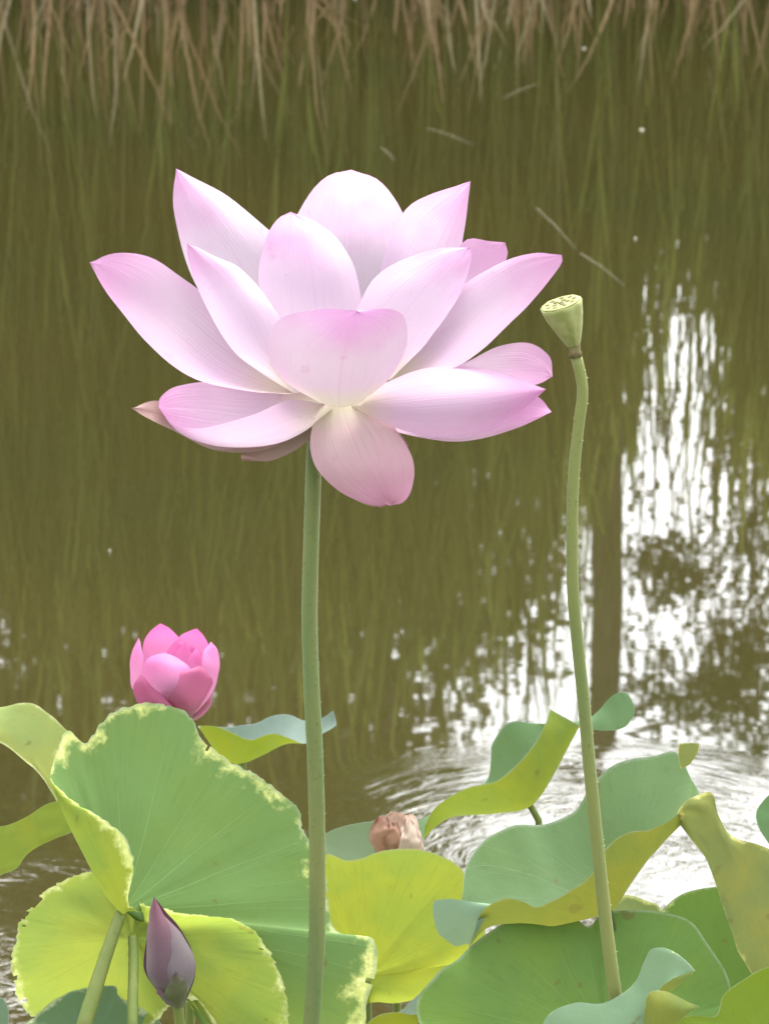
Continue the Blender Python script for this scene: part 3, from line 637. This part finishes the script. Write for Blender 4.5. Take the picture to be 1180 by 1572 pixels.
# left edge leaves
d = 1.78
LL = leaf_thing('pale yellow-green leaf lobe with nicked top rim beside the big folded leaf', (-40, 1572), P(-30, 1300, d).y)
sheet('blade', [[(-120, 1130, 60), (-40, 1092, 45), (0, 1086, 35), (45, 1079, 25), (80, 1100, 15), (106, 1125, 5)], [(-120, 1160, 20), (-40, 1118, 20), (0, 1112, 12), (40, 1130, 5), (75, 1160, 0), (95, 1175, 0)], [(-120, 1180, -10), (-40, 1135, 0), (0, 1142, 0), (35, 1165, -4), (65, 1195, -6), (88, 1232, 0)]], d,
      leaf_mat('leaf_pale_lobe', (.50, .60, .22), (.88, .98, .30), margin=.3, margin_c=(.72, .76, .36), amount=.5, vein=.1), LL, nu=25, nv=60, seen='under', wav=4, wseed=1)
petiole(LL, [(-60, 1150), (-55, 1300), (-50, 1572)], P(-60, 1150, d).y, prickle=0)
d = 1.84
LL2 = leaf_thing('yellow-green drooping leaf with pale rolled rim at the edge of the pond view', (-30, 1572), P(-30, 1300, d).y)
sheet('blade', [[(-110, 1240, 40), (-40, 1265, 20), (0, 1268, 12), (40, 1255, 8), (70, 1235, 6), (110, 1225, 6)], [(-110, 1300, 20), (-40, 1310, 12), (0, 1306, 6), (35, 1290, 4), (65, 1270, 4), (112, 1255, 4)], [(-110, 1380, 0), (-40, 1365, 0), (0, 1346, 0), (25, 1335, 0), (50, 1305, 0), (116, 1276, 4)]], d,
      leaf_mat('leaf_droop', (.36, .48, .12), (.58, .70, .10), amount=.4, vein=.15), LL2, nu=25, nv=50, seen='under', wav=4, wseed=4)
petiole(LL2, [(-70, 1300), (-65, 1400), (-60, 1572)], P(-70, 1300, d).y, prickle=0)
# blue-green leaf at the bottom left
d = 1.712
LB = leaf_thing('blue-green leaf low beneath the ragged yellow leaf', (110, 1640), P(110, 1640, d).y)
polar('blade', (130, 1640, 0), [(30, 1590, 0), (55, 1560, 0), (85, 1535, 0), (120, 1520, 0), (175, 1514, 0), (185, 1532, 0), (235, 1560, 0), (260, 1600, 0), (240, 1680, -20), (130, 1720, -40), (40, 1670, -20)], d, leaf_mat('leaf_low_blue', (.27, .46, .24), (.38, .46, .10), margin=.12, margin_c=(.6, .66, .4)), LB, 'top', sag=5, jag=2, seed=8)
petiole(LB, [(130, 1642), (128, 1700), (126, 1760)], P(130, 1640, d).y, prickle=0)
LB2 = leaf_thing('sliver of a blue-green leaf at the very edge, below the droopy one', (-40, 1640), P(-40, 1640, 1.62).y)
polar('blade', (-40, 1600, 0), [(-90, 1540, 20), (-20, 1528, 20), (8, 1538, 14), (13, 1572, 5), (0, 1640, -10), (-80, 1660, -10)], 1.62, leaf_mat('leaf_sliver', (.22, .36, .22), (.38, .46, .1)), LB2, 'top', sag=4, na=80)
petiole(LB2, [(-40, 1602), (-42, 1660), (-44, 1720)], P(-40, 1600, 1.62).y, prickle=0)
# small curled leaf behind the stalk
d = 2.15
LS = leaf_thing('small boat-shaped curled leaf with pale blue top, behind the flower stalk', (380, 1572), P(380, 1165, d).y)
sheet('blade', [[(304, 1115, 20), (350, 1116, 45), (392, 1110, 60), (432, 1096, 60), (466, 1106, 50), (490, 1104, 30), (511, 1091, 10)], [(306, 1118, 5), (335, 1158, 5), (365, 1173, 5), (405, 1158, 8), (440, 1138, 10), (480, 1130, 8), (515, 1104, 5)], [(306, 1114, -5), (335, 1116, -40), (360, 1126, -50), (385, 1136, -50), (415, 1126, -50), (445, 1134, -40), (470, 1142, -30), (496, 1126, -15), (516, 1114, 0)]], d,
      leaf_mat('leaf_small_curl', (.30, .42, .36), (.36, .46, .04), amount=.42, vein=.12), LS, nu=25, nv=60, part=(0, .3), seen='top')
petiole(LS, [(372, 1168), (370, 1260), (368, 1572)], P(372, 1168, d).y, (13, 14), prickle=0)
# curled leaf on the right, back
d = 2.02
LR1 = leaf_thing('curled yellow-green leaf showing its underside, in front of the bright ripples', (830, 1572), P(815, 1236, d).y)
mR1 = leaf_mat('leaf_curl_right', (.19, .36, .15), (.44, .54, .07), amount=.42, vein=.45)
sheet('blade', [[(640, 1262, 30), (700, 1228, 70), (748, 1195, 95), (756, 1140, 100), (785, 1108, 95), (830, 1112, 80), (865, 1104, 45)], [(647, 1290, 0), (690, 1256, 0), (755, 1250, 0), (812, 1238, 0), (848, 1190, 5), (872, 1148, 8), (889, 1114, 10)], [(652, 1268, -10), (668, 1240, -30), (712, 1212, -55), (765, 1197, -65), (806, 1160, -55), (832, 1122, -35), (844, 1089, -10)]], d, mR1, LR1, nu=31, nv=60, part=(0, .3), seen='top', center=(.5, .55))
sheet('curled_rim', [[(880, 1108, 20), (905, 1103, 25), (930, 1078, 30), (945, 1064, 30), (962, 1064, 28)], [(882, 1112, 14), (908, 1108, 16), (935, 1098, 18), (955, 1088, 18), (972, 1080, 20)], [(884, 1116, 10), (908, 1120, 8), (935, 1122, 5), (960, 1116, 5), (974, 1096, 12)]], d, mR1, LR1, nu=15, nv=30, part=(0, 1), seen='top')
petiole(LR1, [(813, 1236), (820, 1248), (827, 1265), (834, 1400), (836, 1572)], P(813, 1236, d).y, (11, 13))
# the large folded leaf on the right
d = 1.72
LR3 = leaf_thing('large folded sage-green leaf with wavy rim and olive underside, behind the pod stalk', (930, 1600), P(930, 1400, d).y)
mR3 = leaf_mat('leaf_folded', (.175, .315, .12), (.42, .46, .08), amount=.3, vein=.45, tr=(.48, .50, .08))
sheet('blade', [[(708, 1388, 40), (716, 1330, 80), (742, 1292, 100), (785, 1269, 110), (842, 1264, 112), (884, 1243, 112), (908, 1205, 112), (948, 1172, 112), (1000, 1161, 110), (1038, 1155, 100), (1060, 1195, 80), (1074, 1218, 60)], [(718, 1448, 10), (745, 1420, 10), (790, 1412, 8), (850, 1410, 6), (905, 1402, 5), (942, 1388, 5), (970, 1350, 8), (1000, 1310, 10), (1025, 1282, 15), (1048, 1262, 20), (1068, 1246, 26)], [(722, 1446, -5), (738, 1402, -30), (770, 1381, -42), (800, 1383, -45), (826, 1392, -48), (868, 1372, -55), (905, 1345, -58), (926, 1308, -52), (958, 1280, -45), (1000, 1273, -32), (1030, 1258, -12), (1050, 1238, 5)]], d, mR3, LR3, nu=35, nv=90, part=(0, .3), seen='top', center=(.5, .62))
sheet('rim_flap', [[(752, 1388, -20), (715, 1384, -14), (690, 1380, -8), (666, 1383, 0)], [(748, 1402, -28), (714, 1412, -18), (690, 1414, -10), (665, 1408, -2)], [(724, 1446, -8), (712, 1450, -10), (696, 1452, -8), (674, 1436, -4)]], d, leaf_mat('leaf_flap', (.32, .50, .32), (.42, .46, .08), amount=.3, vein=.2), LR3, nu=17, nv=17, part=(0, 1), seen='top')
mR3b = leaf_mat('leaf_folded_lobe', (.30, .38, .12), (.46, .51, .15), amount=.35, vein=.3, margin=.2, margin_c=(.5, .48, .12))
sheet('drooping_lobe', [[(1036, 1256, 6), (1044, 1240, 0), (1062, 1224, -4), (1091, 1218, 0), (1103, 1252, 6), (1125, 1285, 8), (1180, 1302, 8), (1260, 1330, 8)], [(1037, 1258, 6), (1046, 1256, 0), (1062, 1262, -4), (1086, 1280, -6), (1112, 1325, -7), (1145, 1375, -8), (1195, 1420, -8), (1270, 1465, -8)], [(1037, 1260, 6), (1048, 1272, 5), (1066, 1297, 4), (1087, 1327, 2), (1109, 1390, 0), (1139, 1470, -2), (1180, 1535, -4), (1260, 1600, -6)]], d, mR3b, LR3, nu=25, nv=60, part=(0, 1), seen='under', wav=12, wseed=9)
sheet('rim_tip', [[(1044, 1180, 60), (1040, 1158, 62), (1042, 1142, 64)], [(1052, 1178, 55), (1056, 1160, 55), (1058, 1141, 58)], [(1060, 1172, 58), (1070, 1156, 60), (1074, 1142, 64)]], d, mR3b, LR3, nu=9, nv=9, part=(0, 1), seen='under')
petiole(LR3, [(935, 1393), (942, 1430), (948, 1480), (953, 1530), (956, 1600)], P(938, 1392, d).y, (9, 9), M_stalk_shaded, prickle=0)
# bright yellow plate behind the stalk
d = 1.88
LY = leaf_thing('smooth bright yellow leaf glowing from behind, beside the withered flower', (590, 1640), P(590, 1500, d).y)
polar('blade', (560, 1500, 0), [(498, 1330, 20), (503, 1312, 22), (530, 1321, 22), (556, 1318, 22), (582, 1308, 24), (622, 1303, 24), (662, 1309, 22), (700, 1327, 20), (716, 1350, 16), (725, 1400, 8), (745, 1432, 4), (716, 1474, 0), (688, 1482, -2), (668, 1502, -4), (640, 1532, -6), (604, 1541, -8), (570, 1540, -8), (520, 1560, -8), (485, 1500, 0), (480, 1400, 10)], d, leaf_mat('leaf_yellow', (.42, .50, .05), (.85, 1.0, .13), amount=.5, tr=(1.1, 1.25, .16), vein=.4, veins=16), LY, 'under', sag=-8, jag=1, seed=4, wave=5)
petiole(LY, [(560, 1502), (562, 1560), (564, 1640)], P(560, 1500, d).y-.004, prickle=0)
# pale leaf behind it
d = 1.97
LP = leaf_thing('pale green leaf edge peeping over the smooth yellow leaf', (530, 1640), P(530, 1340, d).y)
polar('blade', (535, 1345, 0), [(480, 1300, 10), (498, 1281, 20), (530, 1268, 24), (575, 1262, 24), (596, 1278, 18), (600, 1310, 8), (590, 1360, -8), (530, 1385, -14), (480, 1360, -6)], d, leaf_mat('leaf_pale', (.34, .48, .27), (.4, .5, .15), amount=.3, vein=.1), LP, 'top', sag=5, na=120)
petiole(LP, [(535, 1347), (536, 1450), (537, 1640)], P(535, 1345, d).y, (13, 14), prickle=0)
# bottom middle curled leaf
d = 1.74
LQ = leaf_thing('small leaf with a pale folded tip under the smooth yellow leaf', (640, 1640), P(640, 1580, d).y)
sheet('blade', [[(540, 1600, 20), (580, 1562, 25), (610, 1555, 28), (640, 1530, 30), (668, 1502, 30), (676, 1520, 24)], [(545, 1612, 0), (590, 1590, 0), (620, 1580, 0), (645, 1568, 2), (668, 1548, 5), (676, 1528, 15)], [(545, 1590, -15), (575, 1562, -18), (605, 1555, -18), (635, 1558, -15), (660, 1550, -5), (676, 1530, 10)]], d, leaf_mat('leaf_tip', (.32, .45, .34), (.42, .50, .05), amount=.4, vein=.1), LQ, nu=17, nv=30, part=(0, .3), seen='top')
petiole(LQ, [(610, 1590), (612, 1620), (614, 1680)], P(610, 1588, d).y, (13, 14), prickle=0)
# broad green leaf at the bottom right
d = 1.70
LR4 = leaf_thing('broad dark green leaf standing below the large folded leaf', (900, 1640), P(900, 1600, d).y)
polar('blade', (930, 1600, -30), [(640, 1560, 10), (668, 1498, 30), (700, 1475, 42), (738, 1440, 55), (800, 1405, 70), (870, 1402, 75), (903, 1423, 70), (925, 1404, 72), (965, 1398, 74), (1012, 1400, 72), (1058, 1414, 62), (1085, 1450, 50), (1112, 1492, 35), (1120, 1530, 20), (1100, 1565, 5), (1080, 1680, -40), (940, 1740, -70), (720, 1690, -40)], d, leaf_mat('leaf_broad', (.21, .40, .085), (.36, .46, .06), blotch=(.30, .48, .06), blot=.75, amount=.35, vein=.5), LR4, 'top', sag=12, seed=6, wave=10)
petiole(LR4, [(930, 1602), (932, 1660), (934, 1740)], P(930, 1600, d-.012).y, prickle=0)
# leaf behind on the right
d = 1.92
LR5 = leaf_thing('mid green leaf tucked behind the olive drooping lobe', (1090, 1640), P(1100, 1540, d).y)
polar('blade', (1105, 1530, 0), [(985, 1440, 10), (1018, 1396, 20), (1045, 1374, 24), (1080, 1364, 26), (1130, 1362, 26), (1180, 1380, 22), (1210, 1450, 10), (1200, 1540, -5), (1120, 1590, -15), (1020, 1540, -5)], d, leaf_mat('leaf_mid', (.19, .38, .06), (.36, .46, .06), amount=.38, margin=.12, margin_c=(.45, .52, .18), vein=.1, blot=.4), LR5, 'top', sag=6, seed=9, wave=5)
petiole(LR5, [(1105, 1532), (1106, 1580), (1107, 1660)], P(1105, 1530, d).y, prickle=0)
LR6 = leaf_thing('narrow pale leaf rim showing over the broad dark leaf', (985, 1640), P(980, 1420, 1.95).y)
polar('blade', (980, 1420, 0), [(935, 1400, 5), (948, 1378, 14), (970, 1376, 16), (995, 1384, 14), (1015, 1396, 8), (1020, 1430, -4), (980, 1450, -8), (940, 1435, -4)], 1.95, leaf_mat('leaf_rim', (.34, .44, .13), (.4, .5, .1), margin=.3), LR6, 'top', sag=2, na=100, jag=1.5)
petiole(LR6, [(980, 1422), (981, 1500), (982, 1640)], P(980, 1420, 1.95).y, (11, 12), prickle=0)
# bright leaf in the bottom right corner
d = 1.60
LR7 = leaf_thing('vivid yellow-green leaf with a rising rim near the curly blue leaf', (1180, 1640), P(1170, 1600, d).y)
polar('blade', (1180, 1600, 0), [(1020, 1572, 0), (1060, 1560, 10), (1098, 1560, 14), (1110, 1528, 22), (1140, 1505, 30), (1175, 1486, 34), (1230, 1480, 30), (1280, 1560, 10), (1240, 1660, -20), (1120, 1660, -20), (1030, 1620, -10)], d, leaf_mat('leaf_vivid', (.28, .42, .03), (.42, .52, .03), amount=.45, vein=.08), LR7, 'top', sag=5, na=160)
petiole(LR7, [(1180, 1602), (1181, 1650), (1182, 1700)], P(1180, 1600, d).y, prickle=0)
# curly blue leaf
d = 1.58
LR8 = leaf_thing('curly blue-green leaf with twisted tip and yellow underside, below the pod stalk', (930, 1680), P(930, 1640, d).y)
mR8 = leaf_mat('leaf_curly', (.33, .53, .31), (.44, .50, .10), amount=.38, vein=.1, margin=.05)
sheet('blade', [[(820, 1600, 10), (843, 1558, 16), (880, 1541, 20), (920, 1541, 22), (948, 1531, 26), (975, 1506, 32), (990, 1475, 36), (998, 1458, 36), (1018, 1455, 34)], [(840, 1640, 0), (880, 1590, 0), (920, 1580, 2), (950, 1570, 6), (985, 1545, 12), (1005, 1518, 18), (1022, 1490, 22), (1036, 1470, 26), (1044, 1468, 28)], [(880, 1660, -10), (920, 1620, -8), (950, 1605, -4), (980, 1590, 0), (1000, 1560, 4), (1014, 1525, 8), (1030, 1505, 12), (1050, 1498, 16), (1067, 1491, 20)]], d, mR8, LR8, nu=21, nv=50, part=(0, 1), seen='top')
sheet('twisted_tip', [[(1066, 1490, 14), (1050, 1496, 10), (1030, 1505, 4), (1014, 1515, 0)], [(1058, 1500, 10), (1042, 1508, 6), (1026, 1516, 2), (1012, 1526, 0)], [(1046, 1508, 10), (1034, 1518, 6), (1024, 1526, 2), (1020, 1534, 0)]], d, mR8, LR8, nu=9, nv=17, part=(0, 1), seen='under')
sheet('rolled_rim', [[(985, 1590, -10), (990, 1545, -6), (998, 1524, -4), (1020, 1522, -4), (1045, 1534, -4), (1072, 1545, 0)], [(1000, 1610, -20), (1008, 1570, -22), (1018, 1550, -20), (1034, 1545, -16), (1055, 1547, -8), (1072, 1546, 0)], [(1030, 1620, -10), (1035, 1590, -12), (1042, 1570, -12), (1052, 1560, -10), (1062, 1553, -6), (1072, 1547, 0)]], d, mR8, LR8, nu=13, nv=24, part=(0, 1), seen='under')
petiole(LR8, [(930, 1606), (932, 1650), (934, 1720)], P(930, 1604, d).y, prickle=0)
# right edge leaf
LE = leaf_thing('round green leaf edge reaching in above the olive lobe', (1220, 1640), P(1220, 1260, 2.0).y)
polar('blade', (1225, 1262, 0), [(1160, 1256, 0), (1166, 1236, 8), (1190, 1215, 14), (1240, 1205, 18), (1290, 1250, 8), (1270, 1310, -8), (1200, 1310, -10), (1172, 1285, -6)], 2.0, leaf_mat('leaf_round', (.18, .36, .14), (.38, .46, .1)), LE, 'top', sag=3, na=100)
petiole(LE, [(1225, 1264), (1226, 1400), (1227, 1572)], P(1225, 1262, 2.0).y, (12, 13), prickle=0)

# ------------------------------------------------------------------ half-open pink bud
d = 1.95
bud = thing('lotus_bud', (P(288, 1100, d).x, P(288, 1100, d).y, -.42), 'half-open deep pink lotus bud rising behind the big folded leaf', 'lotus bud', None)
BK = petal_mat('bud_pink', (.70, .28, .42), (.86, .38, .62), (.84, .19, .50), edge=.2, amount=.4, tipstart=.3)
BD = petal_mat('bud_dark', (.45, .26, .22), (.60, .20, .32), (.56, .12, .27), edge=.3, amount=.25, tipstart=.2, vein=.4)
def bp_(L, Rr, bulge, m): sheet('petal', [L, Rr], d, m, bud, nu=15, nv=25, bulge=bulge)
bp_([(262, 1095, 30), (225, 1040, 62), (219, 995, 60), (230, 970, 50), (246, 957, 42)], [(285, 1095, 30), (290, 1040, 70), (278, 985, 66), (262, 966, 50), (246, 957, 42)], 12, BK)
bp_([(270, 1095, 30), (268, 1040, 60), (272, 985, 58), (288, 970, 48), (302, 965, 40)], [(292, 1095, 25), (322, 1040, 55), (322, 995, 52), (314, 978, 45), (302, 965, 40)], 10, BK)
bp_([(272, 1095, 10), (252, 1040, 30), (255, 1005, 34), (262, 992, 30), (270, 984, 26)], [(286, 1095, 10), (300, 1040, 32), (296, 1005, 34), (288, 992, 30), (270, 984, 26)], -14, BK)
bp_([(276, 1095, 10), (272, 1040, 24), (276, 1010, 28), (284, 996, 26), (295, 990, 22)], [(292, 1095, 10), (314, 1040, 26), (314, 1012, 28), (306, 998, 24), (295, 990, 22)], -14, BK)
bp_([(272, 1090, 0), (262, 1040, 8), (268, 1010, 12), (276, 996, 12), (284, 985, 10)], [(284, 1090, 0), (300, 1040, 8), (298, 1012, 12), (292, 998, 12), (284, 985, 10)], -10, BK)
bp_([(278, 1090, 0), (284, 1040, -4), (288, 1016, -2), (294, 1004, 0), (301, 995, 2)], [(288, 1090, 0), (314, 1045, -4), (315, 1020, -2), (309, 1006, 0), (301, 995, 2)], -10, BK)
bp_([(255, 1100, 0), (208, 1065, -2), (199, 1028, 0), (203, 1000, 4), (213, 979, 8)], [(270, 1100, -10), (232, 1060, -40), (221, 1030, -40), (219, 1000, -26), (213, 979, 8)], -14, BK)
bp_([(280, 1100, -6), (296, 1060, -32), (308, 1022, -40), (312, 1002, -28), (324, 985, 0)], [(294, 1102, 0), (325, 1066, 0), (336, 1030, 4), (336, 1002, 6), (324, 985, 0)], -14, BK)
bp_([(265, 1102, -10), (226, 1060, -46), (220, 1025, -50), (232, 1008, -44), (253, 1002, -40)], [(285, 1102, -10), (296, 1060, -46), (292, 1028, -50), (276, 1012, -44), (253, 1002, -40)], -26, BK)
bp_([(280, 1104, -14), (254, 1076, -52), (250, 1052, -62), (272, 1036, -66), (306, 1022, -62)], [(292, 1104, -14), (312, 1076, -44), (326, 1050, -50), (322, 1036, -56), (306, 1022, -62)], -18, BD)
bp_([(265, 1104, -12), (220, 1088, -38), (205, 1066, -44), (206, 1050, -46), (216, 1036, -50)], [(278, 1104, -14), (268, 1090, -56), (254, 1074, -62), (236, 1054, -60), (216, 1036, -50)], -10, BD)
bp_([(285, 1105, 0), (300, 1095, -10), (318, 1078, -12), (328, 1062, 0)], [(296, 1108, 10), (312, 1098, 8), (324, 1082, 8), (328, 1062, 0)], -4, BD)
stem('stalk', [(287, 1098), (288, 1120), (290, 1300), (292, 1572)], P(288, 1100, d).y, (14, 15), M_stalk, bud, nseg=20)

# ------------------------------------------------------------------ closed bud at the bottom
d = 1.56
cb_ = thing('lotus_bud', (P(276, 1572, d).x, P(272, 1540, d).y, -.42), 'closed pointed mauve bud with green sepals, low beside the leaf stalks', 'lotus bud', None)
CM = petal_mat('bud_mauve', (.15, .17, .10), (.15, .10, .115), (.19, .07, .10), edge=.25, amount=.15, tipstart=.3, vein=.4)
CM2 = petal_mat('bud_mauve_grey', (.17, .20, .12), (.19, .155, .16), (.17, .085, .11), edge=.35, amount=.15, tipstart=.55, vein=.4)
CS = petal_mat('bud_sepal', (.14, .17, .06), (.11, .13, .05), (.10, .075, .05), edge=.2, amount=.1, vein=.3)
def cp_(L, M_, Rr, m): sheet('petal', [L, M_, Rr], d, m, cb_, nu=17, nv=33)
cp_([(255, 1542, 20), (222, 1490, 30), (225, 1440, 26), (231, 1400, 14), (236, 1377, 0)], [(268, 1545, 36), (262, 1490, 52), (255, 1440, 44), (244, 1400, 20), (236, 1377, 0)], [(285, 1540, 20), (300, 1490, 24), (285, 1440, 20), (255, 1400, 10), (236, 1377, 0)], CM)
cp_([(258, 1540, 5), (228, 1500, 6), (225, 1445, 5), (230, 1400, 2), (236, 1377, -2)], [(268, 1544, -16), (244, 1500, -34), (240, 1445, -30), (238, 1400, -12), (236, 1377, -2)], [(276, 1542, -20), (272, 1500, -36), (266, 1445, -28), (250, 1402, -10), (236, 1377, -2)], CM)
cp_([(262, 1540, -22), (256, 1500, -38), (252, 1455, -34), (248, 1425, -22), (244, 1398, -8)], [(274, 1542, -26), (282, 1500, -36), (276, 1455, -28), (262, 1425, -18), (244, 1398, -8)], [(284, 1535, 0), (300, 1490, 0), (291, 1455, 0), (270, 1424, -2), (244, 1398, -8)], CM2)
cp_([(266, 1548, -16), (252, 1530, -28), (258, 1512, -38), (270, 1492, -44)], [(274, 1549, -26), (272, 1532, -38), (271, 1514, -43), (270, 1492, -44)], [(284, 1545, -14), (287, 1526, -26), (284, 1508, -36), (270, 1492, -44)], CS)
cp_([(262, 1546, 0), (244, 1530, -8), (240, 1522, -14), (236, 1512, -18)], [(268, 1548, -12), (254, 1534, -24), (246, 1524, -24), (236, 1512, -18)], [(272, 1549, -18), (262, 1536, -32), (252, 1526, -30), (236, 1512, -18)], CM)
stem('stalk', [(272, 1540), (275, 1560), (277, 1590), (278, 1640)], P(272, 1540, d).y, (17, 17), M_stalk, cb_, nseg=16)

# ------------------------------------------------------------------ withered flower
d = 1.93
wf = thing('withered_flower', (P(605, 1310, d).x, P(605, 1305, d).y, -.42), 'shrivelled brown-pink dead flower head behind the smooth yellow leaf', 'withered flower')
WA = petal_mat('withered_pink', (.46, .36, .20), (.46, .27, .17), (.26, .13, .08), edge=.3, amount=.25, vein=.6)
WB = petal_mat('withered_cream', (.70, .60, .42), (.72, .58, .46), (.58, .40, .30), edge=.2, amount=.3, vein=.5)
def wp(L, M_, Rr, m): sheet('petal', [L, M_, Rr], d, m, wf, nu=15, nv=25, wav=10, wseed=len(wf.children))
wp([(585, 1325, 10), (572, 1300, 8), (566, 1278, 8), (580, 1254, 8)], [(592, 1325, 0), (582, 1300, -12), (580, 1278, -12), (588, 1254, 0)], [(602, 1325, -5), (600, 1298, -18), (602, 1275, -16), (596, 1256, -5)], WA)
wp([(600, 1325, -8), (590, 1300, -16), (596, 1275, -18), (602, 1262, -12)], [(612, 1325, -12), (608, 1300, -28), (608, 1280, -26), (606, 1262, -16)], [(624, 1325, -8), (624, 1300, -18), (616, 1280, -16), (610, 1262, -12)], WA)
wp([(610, 1325, 0), (612, 1295, -8), (616, 1270, -6), (622, 1252, 0)], [(628, 1325, -5), (632, 1295, -18), (632, 1270, -14), (632, 1250, 0)], [(648, 1325, 5), (650, 1300, 0), (644, 1272, 0), (636, 1252, 5)], WB)
wp([(606, 1325, -14), (612, 1298, -24), (620, 1272, -20), (628, 1246, -8)], [(620, 1325, -20), (628, 1298, -30), (630, 1272, -24), (628, 1246, -8)], [(640, 1325, -10), (648, 1300, -16), (640, 1272, -14), (628, 1246, -8)], WB)
wp([(590, 1325, 15), (578, 1290, 15), (584, 1262, 14), (600, 1246, 12)], [(610, 1325, 20), (606, 1290, 22), (606, 1265, 18), (608, 1247, 12)], [(634, 1325, 15), (634, 1290, 15), (626, 1262, 14), (616, 1248, 12)], WB)
stem('stalk', [(607, 1318), (608, 1400), (609, 1572)], P(607, 1318, d).y, (13, 14), M_stalk, wf, nseg=16)

# ------------------------------------------------------------------ bits afloat on the pond
M_fl = simple('dry_straw', (.36, .34, .22), (.24, .22, .13), 60, .8)
def straw(a, b, w, label='thin pale straw afloat on the dark water'):
    A, Bp = W(*a, .002), W(*b, .002); mid_ = (A+Bp)/2 + Vector((0, (Bp-A).length*.06, .001))
    o = tube('floating_straw', [A-A, mid_-A, Bp-A], [w, w, w*.6], M_fl, None, 5); o.location = A
    tag(o, label, 'straw', 'straws afloat on the pond')
for a, b, lb in (((655, 196), (727, 222), 'pale kinked straw afloat past the tip of the back petal'), ((822, 318), (884, 382), 'pale straw afloat, upper of two lying end to end above the seed pod'), ((890, 388), (958, 438), 'pale straw afloat, lower of two lying end to end above the seed pod'), ((772, 150), (824, 128), 'short bright straw afloat near the mirrored dead reeds'), ((584, 225), (606, 246), 'tiny bent straw afloat right above the central petal')):
    straw(a, b, .0009, lb)
M_petal_bit = simple('pale_fleck', (.6, .58, .45), (.45, .42, .3), 100, .7)
for (px, py, s_) in ((985, 198, .010), (897, 73, .009), (168, 845, .002), (975, 365, .004)):
    c = W(px, py, .003); n = 7; rnd = random.Random(px)
    V = [Vector((0, 0, .003))] + [Vector((math.cos(k*6.283/n), math.sin(k*6.283/n)*1.3, 0))*s_*rnd.uniform(.5, 1.1) for k in range(n)]
    V += [v-Vector((0, 0, .004)) for v in V[1:]]
    Fc = [(0, 1+k, 1+(k+1) % n) for k in range(n)] + [(1+k, 1+n+k, 1+n+(k+1) % n, 1+(k+1) % n) for k in range(n)]
    o = mk('floating_fleck', V, Fc, M_petal_bit); o.location = c
    tag(o, 'tiny pale fleck of debris afloat on the dark water', 'debris', 'flecks afloat on the pond')
